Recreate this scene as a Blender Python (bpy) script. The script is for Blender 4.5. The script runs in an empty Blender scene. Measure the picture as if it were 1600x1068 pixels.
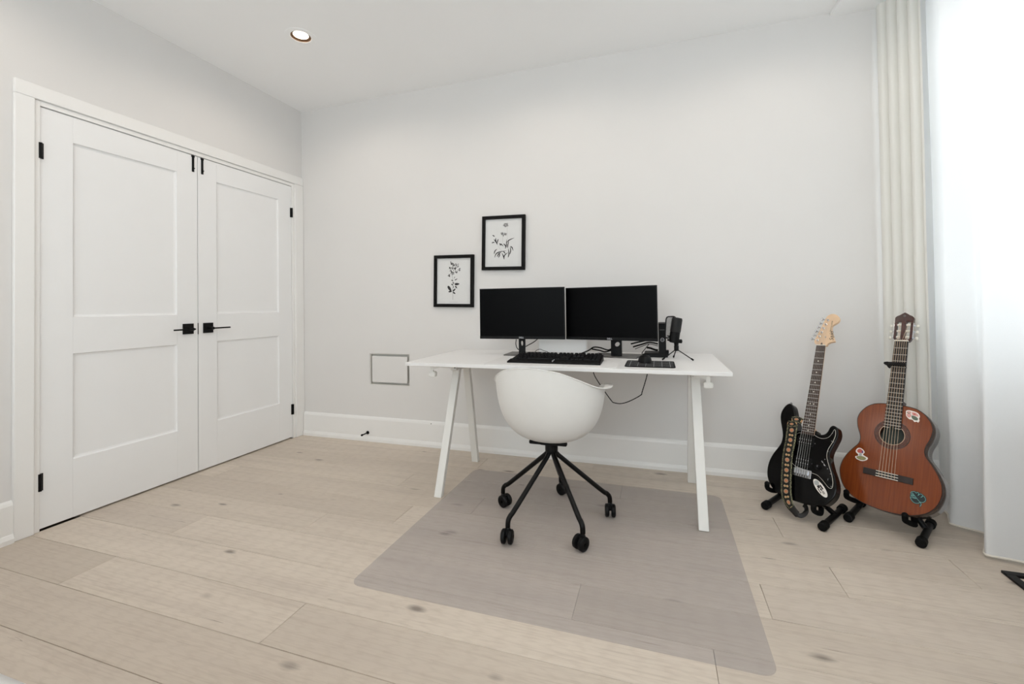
import bpy, bmesh, math, random
from mathutils import Vector, Matrix, noise as mnoise
random.seed(7)
PI = math.pi
SC = bpy.context.scene
COL = SC.collection

# ------------------------------------------------------------------ camera, world, light, exposure
F_PX, PP_Y = 689.8, 466.7
YAW, PITCH, ROLL = 0.3178, 0.0146, -0.0139
CAM = Vector((2.8086, -2.9481, 1.0425))
cam = bpy.data.cameras.new('camera')
cam.sensor_fit = 'HORIZONTAL'
cam.sensor_width = 36.0
cam.lens = F_PX / 1600 * 36.0
cam.shift_y = (PP_Y - 534.0) / 1600.0
cam.clip_start = 0.02
cam.clip_end = 200
co = bpy.data.objects.new('camera', cam)
COL.objects.link(co)
fw = Vector((-math.sin(YAW) * math.cos(PITCH), math.cos(YAW) * math.cos(PITCH), math.sin(PITCH)))
rt = Vector((math.cos(YAW), math.sin(YAW), 0))
up = rt.cross(fw)
r2 = math.cos(ROLL) * rt + math.sin(ROLL) * up
u2 = -math.sin(ROLL) * rt + math.cos(ROLL) * up
co.matrix_world = Matrix(((r2.x, u2.x, -fw.x, CAM.x), (r2.y, u2.y, -fw.y, CAM.y), (r2.z, u2.z, -fw.z, CAM.z), (0, 0, 0, 1)))
SC.camera = co

SC.view_settings.view_transform = 'Standard'
SC.view_settings.look = 'None'
SC.view_settings.gamma = 1.0
SC.view_settings.use_curve_mapping = False
SC.view_settings.exposure = -0.19
SC.cycles.use_denoising = True
SC.cycles.max_bounces = 12
SC.cycles.diffuse_bounces = 7
SC.cycles.adaptive_threshold = 0.02
SC.cycles.transparent_max_bounces = 12
SC.cycles.sample_clamp_indirect = 6.0

SKY = 5.6           # overcast daylight outside the windows
LAMP_W = 2.7        # each recessed ceiling lamp
w = bpy.data.worlds.new('overcast_sky')
SC.world = w
w.use_nodes = True
bg = w.node_tree.nodes['Background']
bg.inputs['Color'].default_value = (0.90, 0.955, 1.0, 1)
bg.inputs['Strength'].default_value = SKY

# room extents
RX, RY, CZ = 4.42, -4.7, 2.685
WIN1 = (-4.30, -0.22, 0.74, 2.58)     # window in the right wall: y0 y1 z0 z1
FILL_WIN = (0.75, 3.35, 0.70, 2.40)       # unseen window added behind the camera for fill light: x0 x1 z0 z1


def portal(name, loc, rot, sx, sy):
    l = bpy.data.lights.new(name, 'AREA')
    l.shape = 'RECTANGLE'
    l.size, l.size_y = sx, sy
    l.cycles.is_portal = True
    o = bpy.data.objects.new(name, l)
    o.location = loc
    o.rotation_euler = rot
    COL.objects.link(o)


portal('window_daylight_portal', (RX + 0.13, (WIN1[0] + WIN1[1]) / 2, (WIN1[2] + WIN1[3]) / 2), (0, PI / 2, 0), WIN1[3] - WIN1[2], WIN1[1] - WIN1[0])
portal('fill_window_portal', ((FILL_WIN[0] + FILL_WIN[1]) / 2, RY - 0.13, (FILL_WIN[2] + FILL_WIN[3]) / 2), (PI / 2, 0, 0), FILL_WIN[1] - FILL_WIN[0], FILL_WIN[3] - FILL_WIN[2])


# ------------------------------------------------------------------ materials
def lin(c):
    return tuple(((v / 255) / 12.92 if v / 255 <= 0.04045 else ((v / 255 + 0.055) / 1.055) ** 2.4) for v in c) + (1.0,)


class NT:
    def __init__(s, name):
        s.m = bpy.data.materials.new(name)
        s.m.use_nodes = True
        s.t = s.m.node_tree
        s.p = s.t.nodes['Principled BSDF']
        s.out = s.t.nodes['Material Output']

    def n(s, typ, **kw):
        nd = s.t.nodes.new(typ)
        for k, v in kw.items():
            setattr(nd, k, v)
        return nd

    def l(s, a, b):
        s.t.links.new(a, b)

    def math(s, op, a, b=None, c=None):
        nd = s.n('ShaderNodeMath', operation=op)
        for i, v in enumerate((a, b, c)):
            if v is None:
                continue
            if isinstance(v, (int, float)):
                nd.inputs[i].default_value = v
            else:
                s.l(v, nd.inputs[i])
        return nd.outputs[0]

    def mix(s, fac, a, b, blend='MIX'):
        nd = s.n('ShaderNodeMix', data_type='RGBA', blend_type=blend)
        for i, v in ((0, fac), (6, a), (7, b)):
            if isinstance(v, (int, float, tuple)):
                nd.inputs[i].default_value = v
            else:
                s.l(v, nd.inputs[i])
        return nd.outputs[2]

    def ramp(s, fac, stops, interp='LINEAR'):
        nd = s.n('ShaderNodeValToRGB')
        cr = nd.color_ramp
        cr.interpolation = interp
        while len(cr.elements) < len(stops):
            cr.elements.new(0.5)
        for e, (p, c) in zip(cr.elements, stops):
            e.position = p
            e.color = c
        s.l(fac, nd.inputs[0])
        return nd.outputs[0]


def P(name, rgb, rough=0.5, metal=0.0, var=0.04, scale=25.0, bump=0.0, bscale=None, coat=0.0, spec=0.5):
    """Principled material with a little procedural mottling and optional fine relief."""
    k = NT(name)
    k.p.inputs['Roughness'].default_value = rough
    k.p.inputs['Metallic'].default_value = metal
    k.p.inputs['Coat Weight'].default_value = coat
    k.p.inputs['Specular IOR Level'].default_value = spec
    tc = k.n('ShaderNodeTexCoord')
    ns = k.n('ShaderNodeTexNoise')
    ns.inputs['Scale'].default_value = scale
    ns.inputs['Detail'].default_value = 4
    k.l(tc.outputs['Object'], ns.inputs['Vector'])
    c = lin(rgb)
    lo = tuple(v * (1 - var) for v in c[:3]) + (1,)
    hi = tuple(min(1, v * (1 + var)) for v in c[:3]) + (1,)
    k.l(k.ramp(ns.outputs['Fac'], [(0.3, lo), (0.7, hi)]), k.p.inputs['Base Color'])
    if bump:
        n2 = k.n('ShaderNodeTexNoise')
        n2.inputs['Scale'].default_value = bscale or scale * 6
        n2.inputs['Detail'].default_value = 3
        k.l(tc.outputs['Object'], n2.inputs['Vector'])
        b = k.n('ShaderNodeBump')
        b.inputs['Strength'].default_value = bump
        b.inputs['Distance'].default_value = 0.002
        k.l(n2.outputs['Fac'], b.inputs['Height'])
        k.l(b.outputs['Normal'], k.p.inputs['Normal'])
    return k.m


M = {}
M['wall'] = P('wall_paint', (223, 221, 219), 0.75, var=0.008, scale=3, bump=0.05, bscale=350)
M['ceiling'] = P('ceiling_paint', (246, 246, 246), 0.85, var=0.006, scale=2)
M['trim'] = P('trim_paint', (237, 236, 234), 0.38, var=0.006, scale=6)
M['door'] = P('door_paint', (238, 238, 238), 0.42, var=0.006, scale=6)
M['black_metal'] = P('black_metal', (7, 7, 8), 0.45, 0.0, var=0.1, spec=0.22)
M['black_plastic'] = P('black_plastic', (7, 7, 8), 0.5, var=0.15, spec=0.22)
M['black_rubber'] = P('black_rubber', (7, 7, 7), 0.75, var=0.15, spec=0.2)
M['foam'] = P('black_foam', (7, 7, 7), 0.9, var=0.2, spec=0.15, bump=0.3, bscale=600)
M['frame_black'] = P('frame_black', (7, 6, 5), 0.55, var=0.3, scale=60, spec=0.18)
M['paper'] = P('print_paper', (218, 218, 217), 0.8, var=0.01)
M['ink'] = P('print_ink', (52, 50, 50), 0.9, var=0.2)
M['ink_soft'] = P('print_ink_soft', (118, 116, 116), 0.9, var=0.2)
M['ink_pale'] = P('print_ink_pale', (188, 187, 185), 0.9, var=0.05)
M['desk_white'] = P('desk_white', (231, 230, 229), 0.38, var=0.006)
M['desk_metal'] = P('desk_white_metal', (232, 231, 227), 0.42, var=0.008)
M['shell'] = P('chair_white_plastic', (226, 225, 222), 0.42, var=0.008)
M['gloss_black'] = P('glossy_black_tube', (6, 5, 5), 0.28, 0.0, var=0.1, spec=0.22)
M['screen'] = P('screen_black', (3, 3, 4), 0.34, var=0.05, spec=0.06)
M['bezel'] = P('bezel_black', (7, 7, 8), 0.45, var=0.05, spec=0.2)
M['grey_metal'] = P('stand_grey_metal', (92, 90, 88), 0.33, 0.6, var=0.06)
M['silver'] = P('silver_print', (205, 205, 208), 0.35, 0.3, var=0.03)
M['chrome'] = P('chrome', (205, 206, 210), 0.2, 1.0, var=0.05)
M['white_line'] = P('white_line', (170, 170, 172), 0.7, var=0.05)
M['white_plastic'] = P('white_plastic', (240, 240, 239), 0.45, var=0.006)
M['pad_white'] = P('desk_pad_white', (226, 225, 224), 0.55, var=0.008)
M['bedding'] = P('bedding_white', (236, 236, 236), 0.85, var=0.02, bump=0.3, bscale=90)
M['subfloor'] = P('subfloor', (74, 60, 46), 0.9, var=0.1)
M['maple'] = P('maple_satin', (226, 194, 160), 0.35, var=0.07, scale=14)
M['rosewood'] = P('rosewood', (62, 46, 40), 0.5, var=0.25, scale=50)
M['ebony'] = P('ebony_board', (22, 18, 18), 0.45, var=0.3, scale=60)
M['gloss_body'] = P('black_lacquer', (5, 5, 6), 0.12, var=0.1, spec=0.28)
M['cedar_side'] = P('dark_lacquer_side', (66, 52, 44), 0.16, var=0.25, scale=18, coat=0.6)
M['head_red'] = P('dark_red_headstock', (58, 22, 16), 0.2, var=0.3, scale=30, coat=0.4)
M['bridge_wood'] = P('rosewood_bridge', (36, 24, 20), 0.45, var=0.25, scale=60)
M['bone'] = P('bone_white', (235, 230, 218), 0.4, var=0.03)
M['pearl'] = P('pearl_button', (226, 222, 210), 0.25, var=0.08, scale=80, coat=0.4)
M['string'] = P('string_steel', (178, 176, 172), 0.3, 0.8, var=0.05)
M['nylon'] = P('nylon_string', (214, 188, 160), 0.35, var=0.05)
M['fret'] = P('fret_wire', (200, 198, 192), 0.3, 0.7, var=0.05)
M['binding'] = P('dark_binding', (30, 16, 12), 0.3, var=0.2)
M['inside'] = P('guitar_inside', (104, 110, 102), 0.8, var=0.1)
M['st_white'] = P('sticker_white', (238, 232, 226), 0.45, var=0.01)
M['st_pink'] = P('sticker_pink', (214, 160, 152), 0.5, var=0.2, scale=300)
M['st_red'] = P('sticker_red', (196, 96, 84), 0.5, var=0.2, scale=300)
M['st_green'] = P('sticker_green', (92, 104, 88), 0.5, var=0.25, scale=300)
M['st_moss'] = P('sticker_moss', (146, 142, 96), 0.5, var=0.25, scale=300)
M['st_dark'] = P('sticker_dark_leaf', (14, 30, 34), 0.5, var=0.2, scale=200)
M['st_teal'] = P('sticker_teal', (132, 196, 190), 0.5, var=0.1, scale=200)
M['st_violet'] = P('sticker_violet', (86, 62, 120), 0.5, var=0.2)
M['st_black'] = P('sticker_black', (28, 28, 30), 0.5, var=0.2)
M['st_grey'] = P('sticker_grey', (172, 176, 176), 0.5, var=0.1, scale=200)
M['leather'] = P('black_leather', (14, 11, 10), 0.5, var=0.2)
M['bronze'] = P('bronze_baffle', (112, 84, 62), 0.5, 0.2, var=0.1)
M['hem'] = P('curtain_hem', (228, 222, 212), 0.9, var=0.02)
M['seam_grey'] = P('panel_frame_grey', (208, 206, 200), 0.6, var=0.02)


def plank_material():
    k = NT('oak_plank')
    tc = k.n('ShaderNodeTexCoord')
    oi = k.n('ShaderNodeObjectInfo')
    off = k.n('ShaderNodeVectorMath', operation='ADD')
    cmb = k.n('ShaderNodeCombineXYZ')
    k.l(k.math('MULTIPLY', oi.outputs['Random'], 73.0), cmb.inputs[0])
    k.l(k.math('MULTIPLY', oi.outputs['Random'], 31.0), cmb.inputs[1])
    k.l(tc.outputs['Object'], off.inputs[0])
    k.l(cmb.outputs[0], off.inputs[1])

    def scaled(v):
        m = k.n('ShaderNodeMapping')
        m.inputs['Scale'].default_value = v
        k.l(off.outputs[0], m.inputs['Vector'])
        return m.outputs[0]

    broad = k.n('ShaderNodeTexNoise')
    broad.inputs['Scale'].default_value = 1.0
    broad.inputs['Detail'].default_value = 3
    k.l(scaled((0.9, 11, 1)), broad.inputs['Vector'])
    grain = k.n('ShaderNodeTexNoise')
    grain.inputs['Scale'].default_value = 1.0
    grain.inputs['Detail'].default_value = 6
    grain.inputs['Roughness'].default_value = 0.65
    grain.inputs['Distortion'].default_value = 0.6
    k.l(scaled((3.5, 110, 1)), grain.inputs['Vector'])
    wave = k.n('ShaderNodeTexWave', wave_type='RINGS', rings_direction='Y')
    wave.inputs['Scale'].default_value = 11.0
    wave.inputs['Distortion'].default_value = 7.0
    wave.inputs['Detail'].default_value = 3
    wave.inputs['Detail Scale'].default_value = 1.4
    k.l(scaled((0.35, 3.4, 1)), wave.inputs['Vector'])
    base = k.ramp(oi.outputs['Random'], [(0.0, lin((204, 192, 178))), (0.2, lin((214, 202, 188))), (0.4, lin((198, 186, 172))), (0.6, lin((209, 197, 183))), (0.8, lin((214, 202, 188))), (1.0, lin((202, 190, 177)))])
    c1 = k.mix(k.math('MULTIPLY', k.ramp(broad.outputs['Fac'], [(0.42, (0, 0, 0, 1)), (0.72, (1, 1, 1, 1))]), 0.45), base, lin((190, 178, 166)))
    c2 = k.mix(k.math('MULTIPLY', k.ramp(grain.outputs['Fac'], [(0.48, (0, 0, 0, 1)), (0.75, (1, 1, 1, 1))]), 0.5), c1, lin((172, 157, 143)))
    c3 = k.mix(k.math('MULTIPLY', k.ramp(wave.outputs['Fac'], [(0.55, (0, 0, 0, 1)), (0.95, (1, 1, 1, 1))]), 0.10), c2, lin((164, 148, 133)))
    # knots: sparse small dark eyes
    vo = k.n('ShaderNodeTexVoronoi')
    vo.inputs['Scale'].default_value = 1.0
    k.l(scaled((3.8, 9.0, 1)), vo.inputs['Vector'])
    wob = k.math('ADD', vo.outputs['Distance'], k.math('MULTIPLY', k.math('SUBTRACT', grain.outputs['Fac'], 0.5), 0.22))
    sep = k.n('ShaderNodeSeparateColor')
    k.l(vo.outputs['Color'], sep.inputs[0])
    pick = k.math('GREATER_THAN', sep.outputs[0], 0.45)
    wob = k.math('DIVIDE', wob, k.math('ADD', 0.45, sep.outputs[1]))
    knot = k.math('MULTIPLY', k.ramp(wob, [(0.04, (1, 1, 1, 1)), (0.135, (0, 0, 0, 1))]), pick)
    c4 = k.mix(k.math('MULTIPLY', knot, 0.72), c3, lin((96, 86, 80)))
    # long hairline checks
    cr = k.n('ShaderNodeTexNoise')
    cr.inputs['Scale'].default_value = 1.0
    cr.inputs['Detail'].default_value = 1
    k.l(scaled((0.7, 30, 1)), cr.inputs['Vector'])
    line = k.math('MULTIPLY', k.math('LESS_THAN', k.math('ABSOLUTE', k.math('SUBTRACT', cr.outputs['Fac'], 0.33)), 0.004), k.math('GREATER_THAN', broad.outputs['Fac'], 0.53))
    c5 = k.mix(k.math('MULTIPLY', line, 0.45), c4, lin((110, 92, 78)))
    k.l(c5, k.p.inputs['Base Color'])
    k.p.inputs['Roughness'].default_value = 0.52
    k.p.inputs['Specular IOR Level'].default_value = 0.35
    b = k.n('ShaderNodeBump')
    b.inputs['Strength'].default_value = 0.12
    b.inputs['Distance'].default_value = 0.0015
    k.l(grain.outputs['Fac'], b.inputs['Height'])
    k.l(b.outputs['Normal'], k.p.inputs['Normal'])
    return k.m


M['plank'] = plank_material()


def cedar_material():
    k = NT('cedar_top')
    tc = k.n('ShaderNodeTexCoord')
    mp = k.n('ShaderNodeMapping')
    mp.inputs['Scale'].default_value = (160, 5, 5)
    k.l(tc.outputs['Object'], mp.inputs['Vector'])
    ns = k.n('ShaderNodeTexNoise')
    ns.inputs['Scale'].default_value = 1
    ns.inputs['Detail'].default_value = 3
    k.l(mp.outputs[0], ns.inputs['Vector'])
    k.l(k.ramp(ns.outputs['Fac'], [(0.3, lin((114, 54, 25))), (0.7, lin((132, 66, 31)))]), k.p.inputs['Base Color'])
    k.p.inputs['Roughness'].default_value = 0.17
    k.p.inputs['Specular IOR Level'].default_value = 0.3
    k.p.inputs['Coat Weight'].default_value = 0.25
    k.p.inputs['Coat Roughness'].default_value = 0.06
    return k.m


M['cedar'] = cedar_material()


def rosette_material():
    k = NT('rosette_inlay')
    tc = k.n('ShaderNodeTexCoord')
    vo = k.n('ShaderNodeTexVoronoi')
    vo.inputs['Scale'].default_value = 260
    k.l(tc.outputs['Object'], vo.inputs['Vector'])
    k.l(k.ramp(vo.outputs['Distance'], [(0.2, lin((46, 18, 10))), (0.6, lin((86, 40, 22)))]), k.p.inputs['Base Color'])
    k.p.inputs['Roughness'].default_value = 0.25
    return k.m


M['rosette'] = rosette_material()


def sheer_material(name, rgb, trans, weave):
    k = NT(name)
    k.t.nodes.remove(k.p)
    tc = k.n('ShaderNodeTexCoord')
    ns = k.n('ShaderNodeTexNoise')
    ns.inputs['Scale'].default_value = weave
    k.l(tc.outputs['Object'], ns.inputs['Vector'])
    c = lin(rgb)
    col = k.ramp(ns.outputs['Fac'], [(0.3, tuple(v * 0.985 for v in c[:3]) + (1,)), (0.7, c)])
    d = k.n('ShaderNodeBsdfDiffuse')
    t = k.n('ShaderNodeBsdfTranslucent')
    k.l(col, d.inputs['Color'])
    k.l(col, t.inputs['Color'])
    mx = k.n('ShaderNodeMixShader')
    mx.inputs[0].default_value = trans
    k.l(d.outputs[0], mx.inputs[1])
    k.l(t.outputs[0], mx.inputs[2])
    k.l(mx.outputs[0], k.out.inputs['Surface'])
    return k.m


M['sheer'] = sheer_material('sheer_voile', (244, 245, 246), 0.295, 400)
M['drape'] = sheer_material('cream_drape', (235, 234, 229), 0.12, 300)


def glass_material():
    k = NT('window_glass')
    k.t.nodes.remove(k.p)
    t = k.n('ShaderNodeBsdfTransparent')
    t.inputs['Color'].default_value = (0.95, 0.97, 0.97, 1)
    g = k.n('ShaderNodeBsdfGlossy')
    g.inputs['Roughness'].default_value = 0.03
    mx = k.n('ShaderNodeMixShader')
    fr = k.n('ShaderNodeFresnel')
    fr.inputs['IOR'].default_value = 1.35
    k.l(fr.outputs[0], mx.inputs[0])
    k.l(t.outputs[0], mx.inputs[1])
    k.l(g.outputs[0], mx.inputs[2])
    k.l(mx.outputs[0], k.out.inputs['Surface'])
    return k.m


M['glass'] = glass_material()


def veil_material(name, rgb, solid, rough):
    """Semi-clear sheet: part of the light passes straight through, the rest meets a satin surface."""
    k = NT(name)
    k.p.inputs['Roughness'].default_value = rough
    tc = k.n('ShaderNodeTexCoord')
    ns = k.n('ShaderNodeTexNoise')
    ns.inputs['Scale'].default_value = 40
    k.l(tc.outputs['Object'], ns.inputs['Vector'])
    c = lin(rgb)
    k.l(k.ramp(ns.outputs['Fac'], [(0.3, tuple(v * 0.98 for v in c[:3]) + (1,)), (0.7, c)]), k.p.inputs['Base Color'])
    t = k.n('ShaderNodeBsdfTransparent')
    mx = k.n('ShaderNodeMixShader')
    mx.inputs[0].default_value = solid
    k.l(t.outputs[0], mx.inputs[1])
    k.l(k.p.outputs[0], mx.inputs[2])
    k.l(mx.outputs[0], k.out.inputs['Surface'])
    return k.m


M['mat'] = veil_material('frosted_mat', (182, 178, 182), 0.17, 0.4)
M['gauze'] = veil_material('pop_filter_gauze', (120, 120, 120), 0.35, 0.7)


def emit_material(name, rgb, strength):
    k = NT(name)
    k.t.nodes.remove(k.p)
    e = k.n('ShaderNodeEmission')
    e.inputs['Color'].default_value = lin(rgb)
    e.inputs['Strength'].default_value = strength
    k.l(e.outputs[0], k.out.inputs['Surface'])
    return k.m


M['lens'] = emit_material('lamp_lens', (255, 236, 205), 9.0)


def strap_material():
    """Woven jacquard strap drawn in the ribbon's own UV (x across, y along in metres)."""
    k = NT('woven_strap')
    tc = k.n('ShaderNodeTexCoord')
    sx = k.n('ShaderNodeSeparateXYZ')
    k.l(tc.outputs['UV'], sx.inputs[0])
    u, v = sx.outputs[0], sx.outputs[1]
    per = 0.05
    du = k.math('MULTIPLY', k.math('SUBTRACT', u, 0.5), 0.05)
    dv = k.math('MULTIPLY', k.math('SUBTRACT', k.math('FRACT', k.math('DIVIDE', v, per)), 0.5), per)
    d = k.math('SQRT', k.math('ADD', k.math('POWER', k.math('ABSOLUTE', du), 2.0), k.math('POWER', k.math('ABSOLUTE', dv), 2.0)))
    med = k.ramp(k.math('MULTIPLY', d, 40.0), [(0.0, lin((190, 96, 72))), (0.10, lin((206, 140, 96))), (0.24, lin((96, 52, 36))), (0.31, lin((206, 176, 142))), (0.40, lin((20, 16, 14)))], 'CONSTANT')
    # small blossoms between the medallions
    dv2 = k.math('MULTIPLY', k.math('SUBTRACT', k.math('FRACT', k.math('ADD', k.math('DIVIDE', v, per), 0.5)), 0.5), per)
    du2 = k.math('SUBTRACT', k.math('ABSOLUTE', du), 0.006)
    d2 = k.math('SQRT', k.math('ADD', k.math('POWER', k.math('ABSOLUTE', du2), 2.0), k.math('POWER', k.math('ABSOLUTE', dv2), 2.0)))
    blossom = k.ramp(k.math('MULTIPLY', d2, 100.0), [(0.0, lin((190, 70, 60))), (0.25, lin((222, 190, 150))), (0.42, lin((150, 150, 90))), (0.55, lin((0, 0, 0)))], 'CONSTANT')
    c = k.mix(1.0, med, blossom, 'LIGHTEN')
    # speckled border
    vo = k.n('ShaderNodeTexVoronoi')
    vo.inputs['Scale'].default_value = 1.0
    mp = k.n('ShaderNodeMapping')
    mp.inputs['Scale'].default_value = (22, 420, 1)
    k.l(tc.outputs['UV'], mp.inputs['Vector'])
    k.l(mp.outputs[0], vo.inputs['Vector'])
    bord = k.ramp(vo.outputs['Distance'], [(0.25, lin((188, 178, 140))), (0.42, lin((110, 116, 84))), (0.6, lin((24, 22, 18)))])
    edge = k.math('GREATER_THAN', k.math('ABSOLUTE', k.math('SUBTRACT', u, 0.5)), 0.36)
    k.l(k.mix(edge, c, bord), k.p.inputs['Base Color'])
    k.p.inputs['Roughness'].default_value = 0.8
    return k.m


M['strap'] = strap_material()


# ------------------------------------------------------------------ geometry helpers
def catmull(pts, n=6, closed=True):
    pts = [Vector(p) for p in pts]
    N = len(pts)
    out = []
    rng = range(N) if closed else range(N - 1)
    for i in rng:
        if closed:
            a, b, c, d = pts[i - 1], pts[i], pts[(i + 1) % N], pts[(i + 2) % N]
        else:
            a, b, c, d = pts[max(i - 1, 0)], pts[i], pts[i + 1], pts[min(i + 2, N - 1)]
        for j in range(n):
            t = j / n
            out.append(0.5 * ((2 * b) + (c - a) * t + (2 * a - 5 * b + 4 * c - d) * t * t + (3 * b - a - 3 * c + d) * t ** 3))
    if not closed:
        out.append(pts[-1])
    return out


def rrect(x0, x1, y0, y1, r, n=5):
    out = []
    for cx, cy, a0 in ((x1 - r, y1 - r, 0), (x0 + r, y1 - r, PI / 2), (x0 + r, y0 + r, PI), (x1 - r, y0 + r, 1.5 * PI)):
        for i in range(n + 1):
            a = a0 + i / n * PI / 2
            out.append((cx + r * math.cos(a), cy + r * math.sin(a)))
    return out


def circle(r, n=24, cx=0, cy=0, ry=None, rot=0.0):
    ry = ry or r
    out = []
    for i in range(n):
        a = 2 * PI * i / n
        x, y = r * math.cos(a), ry * math.sin(a)
        out.append((cx + x * math.cos(rot) - y * math.sin(rot), cy + x * math.sin(rot) + y * math.cos(rot)))
    return out


def ccw(o):
    a = sum(o[i][0] * o[(i + 1) % len(o)][1] - o[(i + 1) % len(o)][0] * o[i][1] for i in range(len(o)))
    return list(o) if a > 0 else list(reversed(o))


class MB:
    def __init__(s):
        s.v, s.f, s.uv = [], [], None

    def add(s, vs, fs):
        b = len(s.v)
        s.v += [tuple(x) for x in vs]
        s.f += [tuple(i + b for i in f) for f in fs]
        return s

    def box(s, x0, x1, y0, y1, z0, z1):
        x0, x1 = min(x0, x1), max(x0, x1)
        y0, y1 = min(y0, y1), max(y0, y1)
        z0, z1 = min(z0, z1), max(z0, z1)
        return s.add([(x0, y0, z0), (x1, y0, z0), (x1, y1, z0), (x0, y1, z0), (x0, y0, z1), (x1, y0, z1), (x1, y1, z1), (x0, y1, z1)],
                     [(0, 3, 2, 1), (4, 5, 6, 7), (0, 1, 5, 4), (1, 2, 6, 5), (2, 3, 7, 6), (3, 0, 4, 7)])

    def bar(s, p0, p1, wx, wy, side=(1, 0, 0)):
        """square-section bar from p0 to p1; ends cut horizontally by the caller's choice of points"""
        p0, p1 = Vector(p0), Vector(p1)
        a = Vector(side)
        d = (p1 - p0).normalized()
        b = d.cross(a).normalized()
        vs = []
        for p in (p0, p1):
            for i, j in ((-1, -1), (1, -1), (1, 1), (-1, 1)):
                vs.append(p + a * (i * wx / 2) + b * (j * wy / 2))
        return s.add(vs, [(3, 2, 1, 0), (4, 5, 6, 7), (0, 1, 5, 4), (1, 2, 6, 5), (2, 3, 7, 6), (3, 0, 4, 7)])

    def cyl(s, p0, p1, r, n=16, r1=None):
        return s.tube([p0, p1], r, n, r1)

    def tube(s, pts, r, n=10, r1=None, closed=False):
        pts = [Vector(p) for p in pts]
        N = len(pts)
        vs, fs = [], []
        ref = None
        for i, p in enumerate(pts):
            if closed:
                d = pts[(i + 1) % N] - pts[i - 1]
            else:
                d = pts[min(i + 1, N - 1)] - pts[max(i - 1, 0)]
            d.normalize()
            if ref is None:
                ref = Vector((0, 0, 1)) if abs(d.z) < 0.9 else Vector((1, 0, 0))
            a = (ref - d * ref.dot(d)).normalized()
            ref = a
            b = d.cross(a)
            rr = r if r1 is None else r + (r1 - r) * i / (N - 1)
            for j in range(n):
                t = 2 * PI * j / n
                vs.append(p + (a * math.cos(t) + b * math.sin(t)) * rr)
        for i in range(N if closed else N - 1):
            k = (i + 1) % N
            for j in range(n):
                fs.append((i * n + j, i * n + (j + 1) % n, k * n + (j + 1) % n, k * n + j))
        if not closed:
            fs.append(tuple(reversed(range(n))))
            fs.append(tuple(range((N - 1) * n, N * n)))
        return s.add(vs, fs)

    def lathe(s, prof, n=24, c=(0, 0, 0), axis=2):
        vs, fs = [], []
        for r, z in prof:
            for j in range(n):
                t = 2 * PI * j / n
                q = (max(r, 1e-5) * math.cos(t), max(r, 1e-5) * math.sin(t), z)
                if axis == 0:
                    q = (q[2], q[0], q[1])
                elif axis == 1:
                    q = (q[1], q[2], q[0])
                vs.append((q[0] + c[0], q[1] + c[1], q[2] + c[2]))
        for i in range(len(prof) - 1):
            for j in range(n):
                fs.append((i * n + j, i * n + (j + 1) % n, (i + 1) * n + (j + 1) % n, (i + 1) * n + j))
        return s.add(vs, fs)

    def prism(s, o, z0, z1):
        o = ccw([(p[0], p[1]) for p in o])
        n = len(o)
        return s.add([(x, y, z0) for x, y in o] + [(x, y, z1) for x, y in o],
                     [tuple(reversed(range(n))), tuple(range(n, 2 * n))] + [(i, (i + 1) % n, n + (i + 1) % n, n + i) for i in range(n)])

    def plate(s, outer, holes, z0, z1):
        """flat plate with holes"""
        bm = bmesh.new()
        loops = [ccw([(p[0], p[1]) for p in outer])] + [ccw([(p[0], p[1]) for p in h]) for h in holes]
        tops = []
        for lp in loops:
            vs = [bm.verts.new((x, y, z1)) for x, y in lp]
            tops.append(vs)
            for i in range(len(vs)):
                bm.edges.new((vs[i], vs[(i + 1) % len(vs)]))
        bmesh.ops.triangle_fill(bm, use_beauty=True, use_dissolve=False, edges=bm.edges[:], normal=(0, 0, 1))
        bm.verts.index_update()
        tri = [[v.index for v in f.verts] for f in bm.faces]
        flat = [tuple(v.co) for v in bm.verts]
        fix = []
        for t in tri:
            a, b, c = (Vector(flat[i]) for i in t)
            fix.append(tuple(t) if (b - a).cross(c - a).z > 0 else tuple(reversed(t)))
        n = len(flat)
        vs = flat + [(x, y, z0) for x, y, z in flat]
        fs = list(fix) + [tuple(i + n for i in reversed(t)) for t in fix]
        for li, lp in enumerate(tops):
            idx = [v.index for v in lp]
            for i in range(len(idx)):
                a, b = idx[i], idx[(i + 1) % len(idx)]
                fs.append((b, a, a + n, b + n) if li == 0 else (a, b, b + n, a + n))
        bm.free()
        return s.add(vs, fs)

    def ball(s, c, r, n=14, m=10, sc=(1, 1, 1)):
        vs, fs = [], []
        for i in range(m + 1):
            ph = PI * i / m
            for j in range(n):
                t = 2 * PI * j / n
                vs.append((c[0] + r * sc[0] * math.sin(ph) * math.cos(t), c[1] + r * sc[1] * math.sin(ph) * math.sin(t), c[2] - r * sc[2] * math.cos(ph)))
        for i in range(m):
            for j in range(n):
                fs.append((i * n + j, i * n + (j + 1) % n, (i + 1) * n + (j + 1) % n, (i + 1) * n + j))
        return s.add(vs, fs)

    def xf(s, mat):
        s.v = [tuple(mat @ Vector(p)) for p in s.v]
        return s

    def build(s, name, mat, parent=None, smooth=False, bevel=0.0, seg=2, angle=35, solid=0.0):
        me = bpy.data.meshes.new(name)
        me.from_pydata(s.v, [], s.f)
        if s.uv:
            uvl = me.uv_layers.new(name='UVMap')
            for lp in me.loops:
                uvl.data[lp.index].uv = s.uv[lp.vertex_index]
        me.update()
        me.materials.append(M[mat] if isinstance(mat, str) else mat)
        if smooth or bevel:
            for p in me.polygons:
                p.use_smooth = True
            me.set_sharp_from_angle(angle=math.radians(angle))
        o = bpy.data.objects.new(name, me)
        COL.objects.link(o)
        if parent is not None:
            o.parent = parent
        if solid:
            sm = o.modifiers.new('thickness', 'SOLIDIFY')
            sm.thickness = solid
            sm.offset = 0
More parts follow.
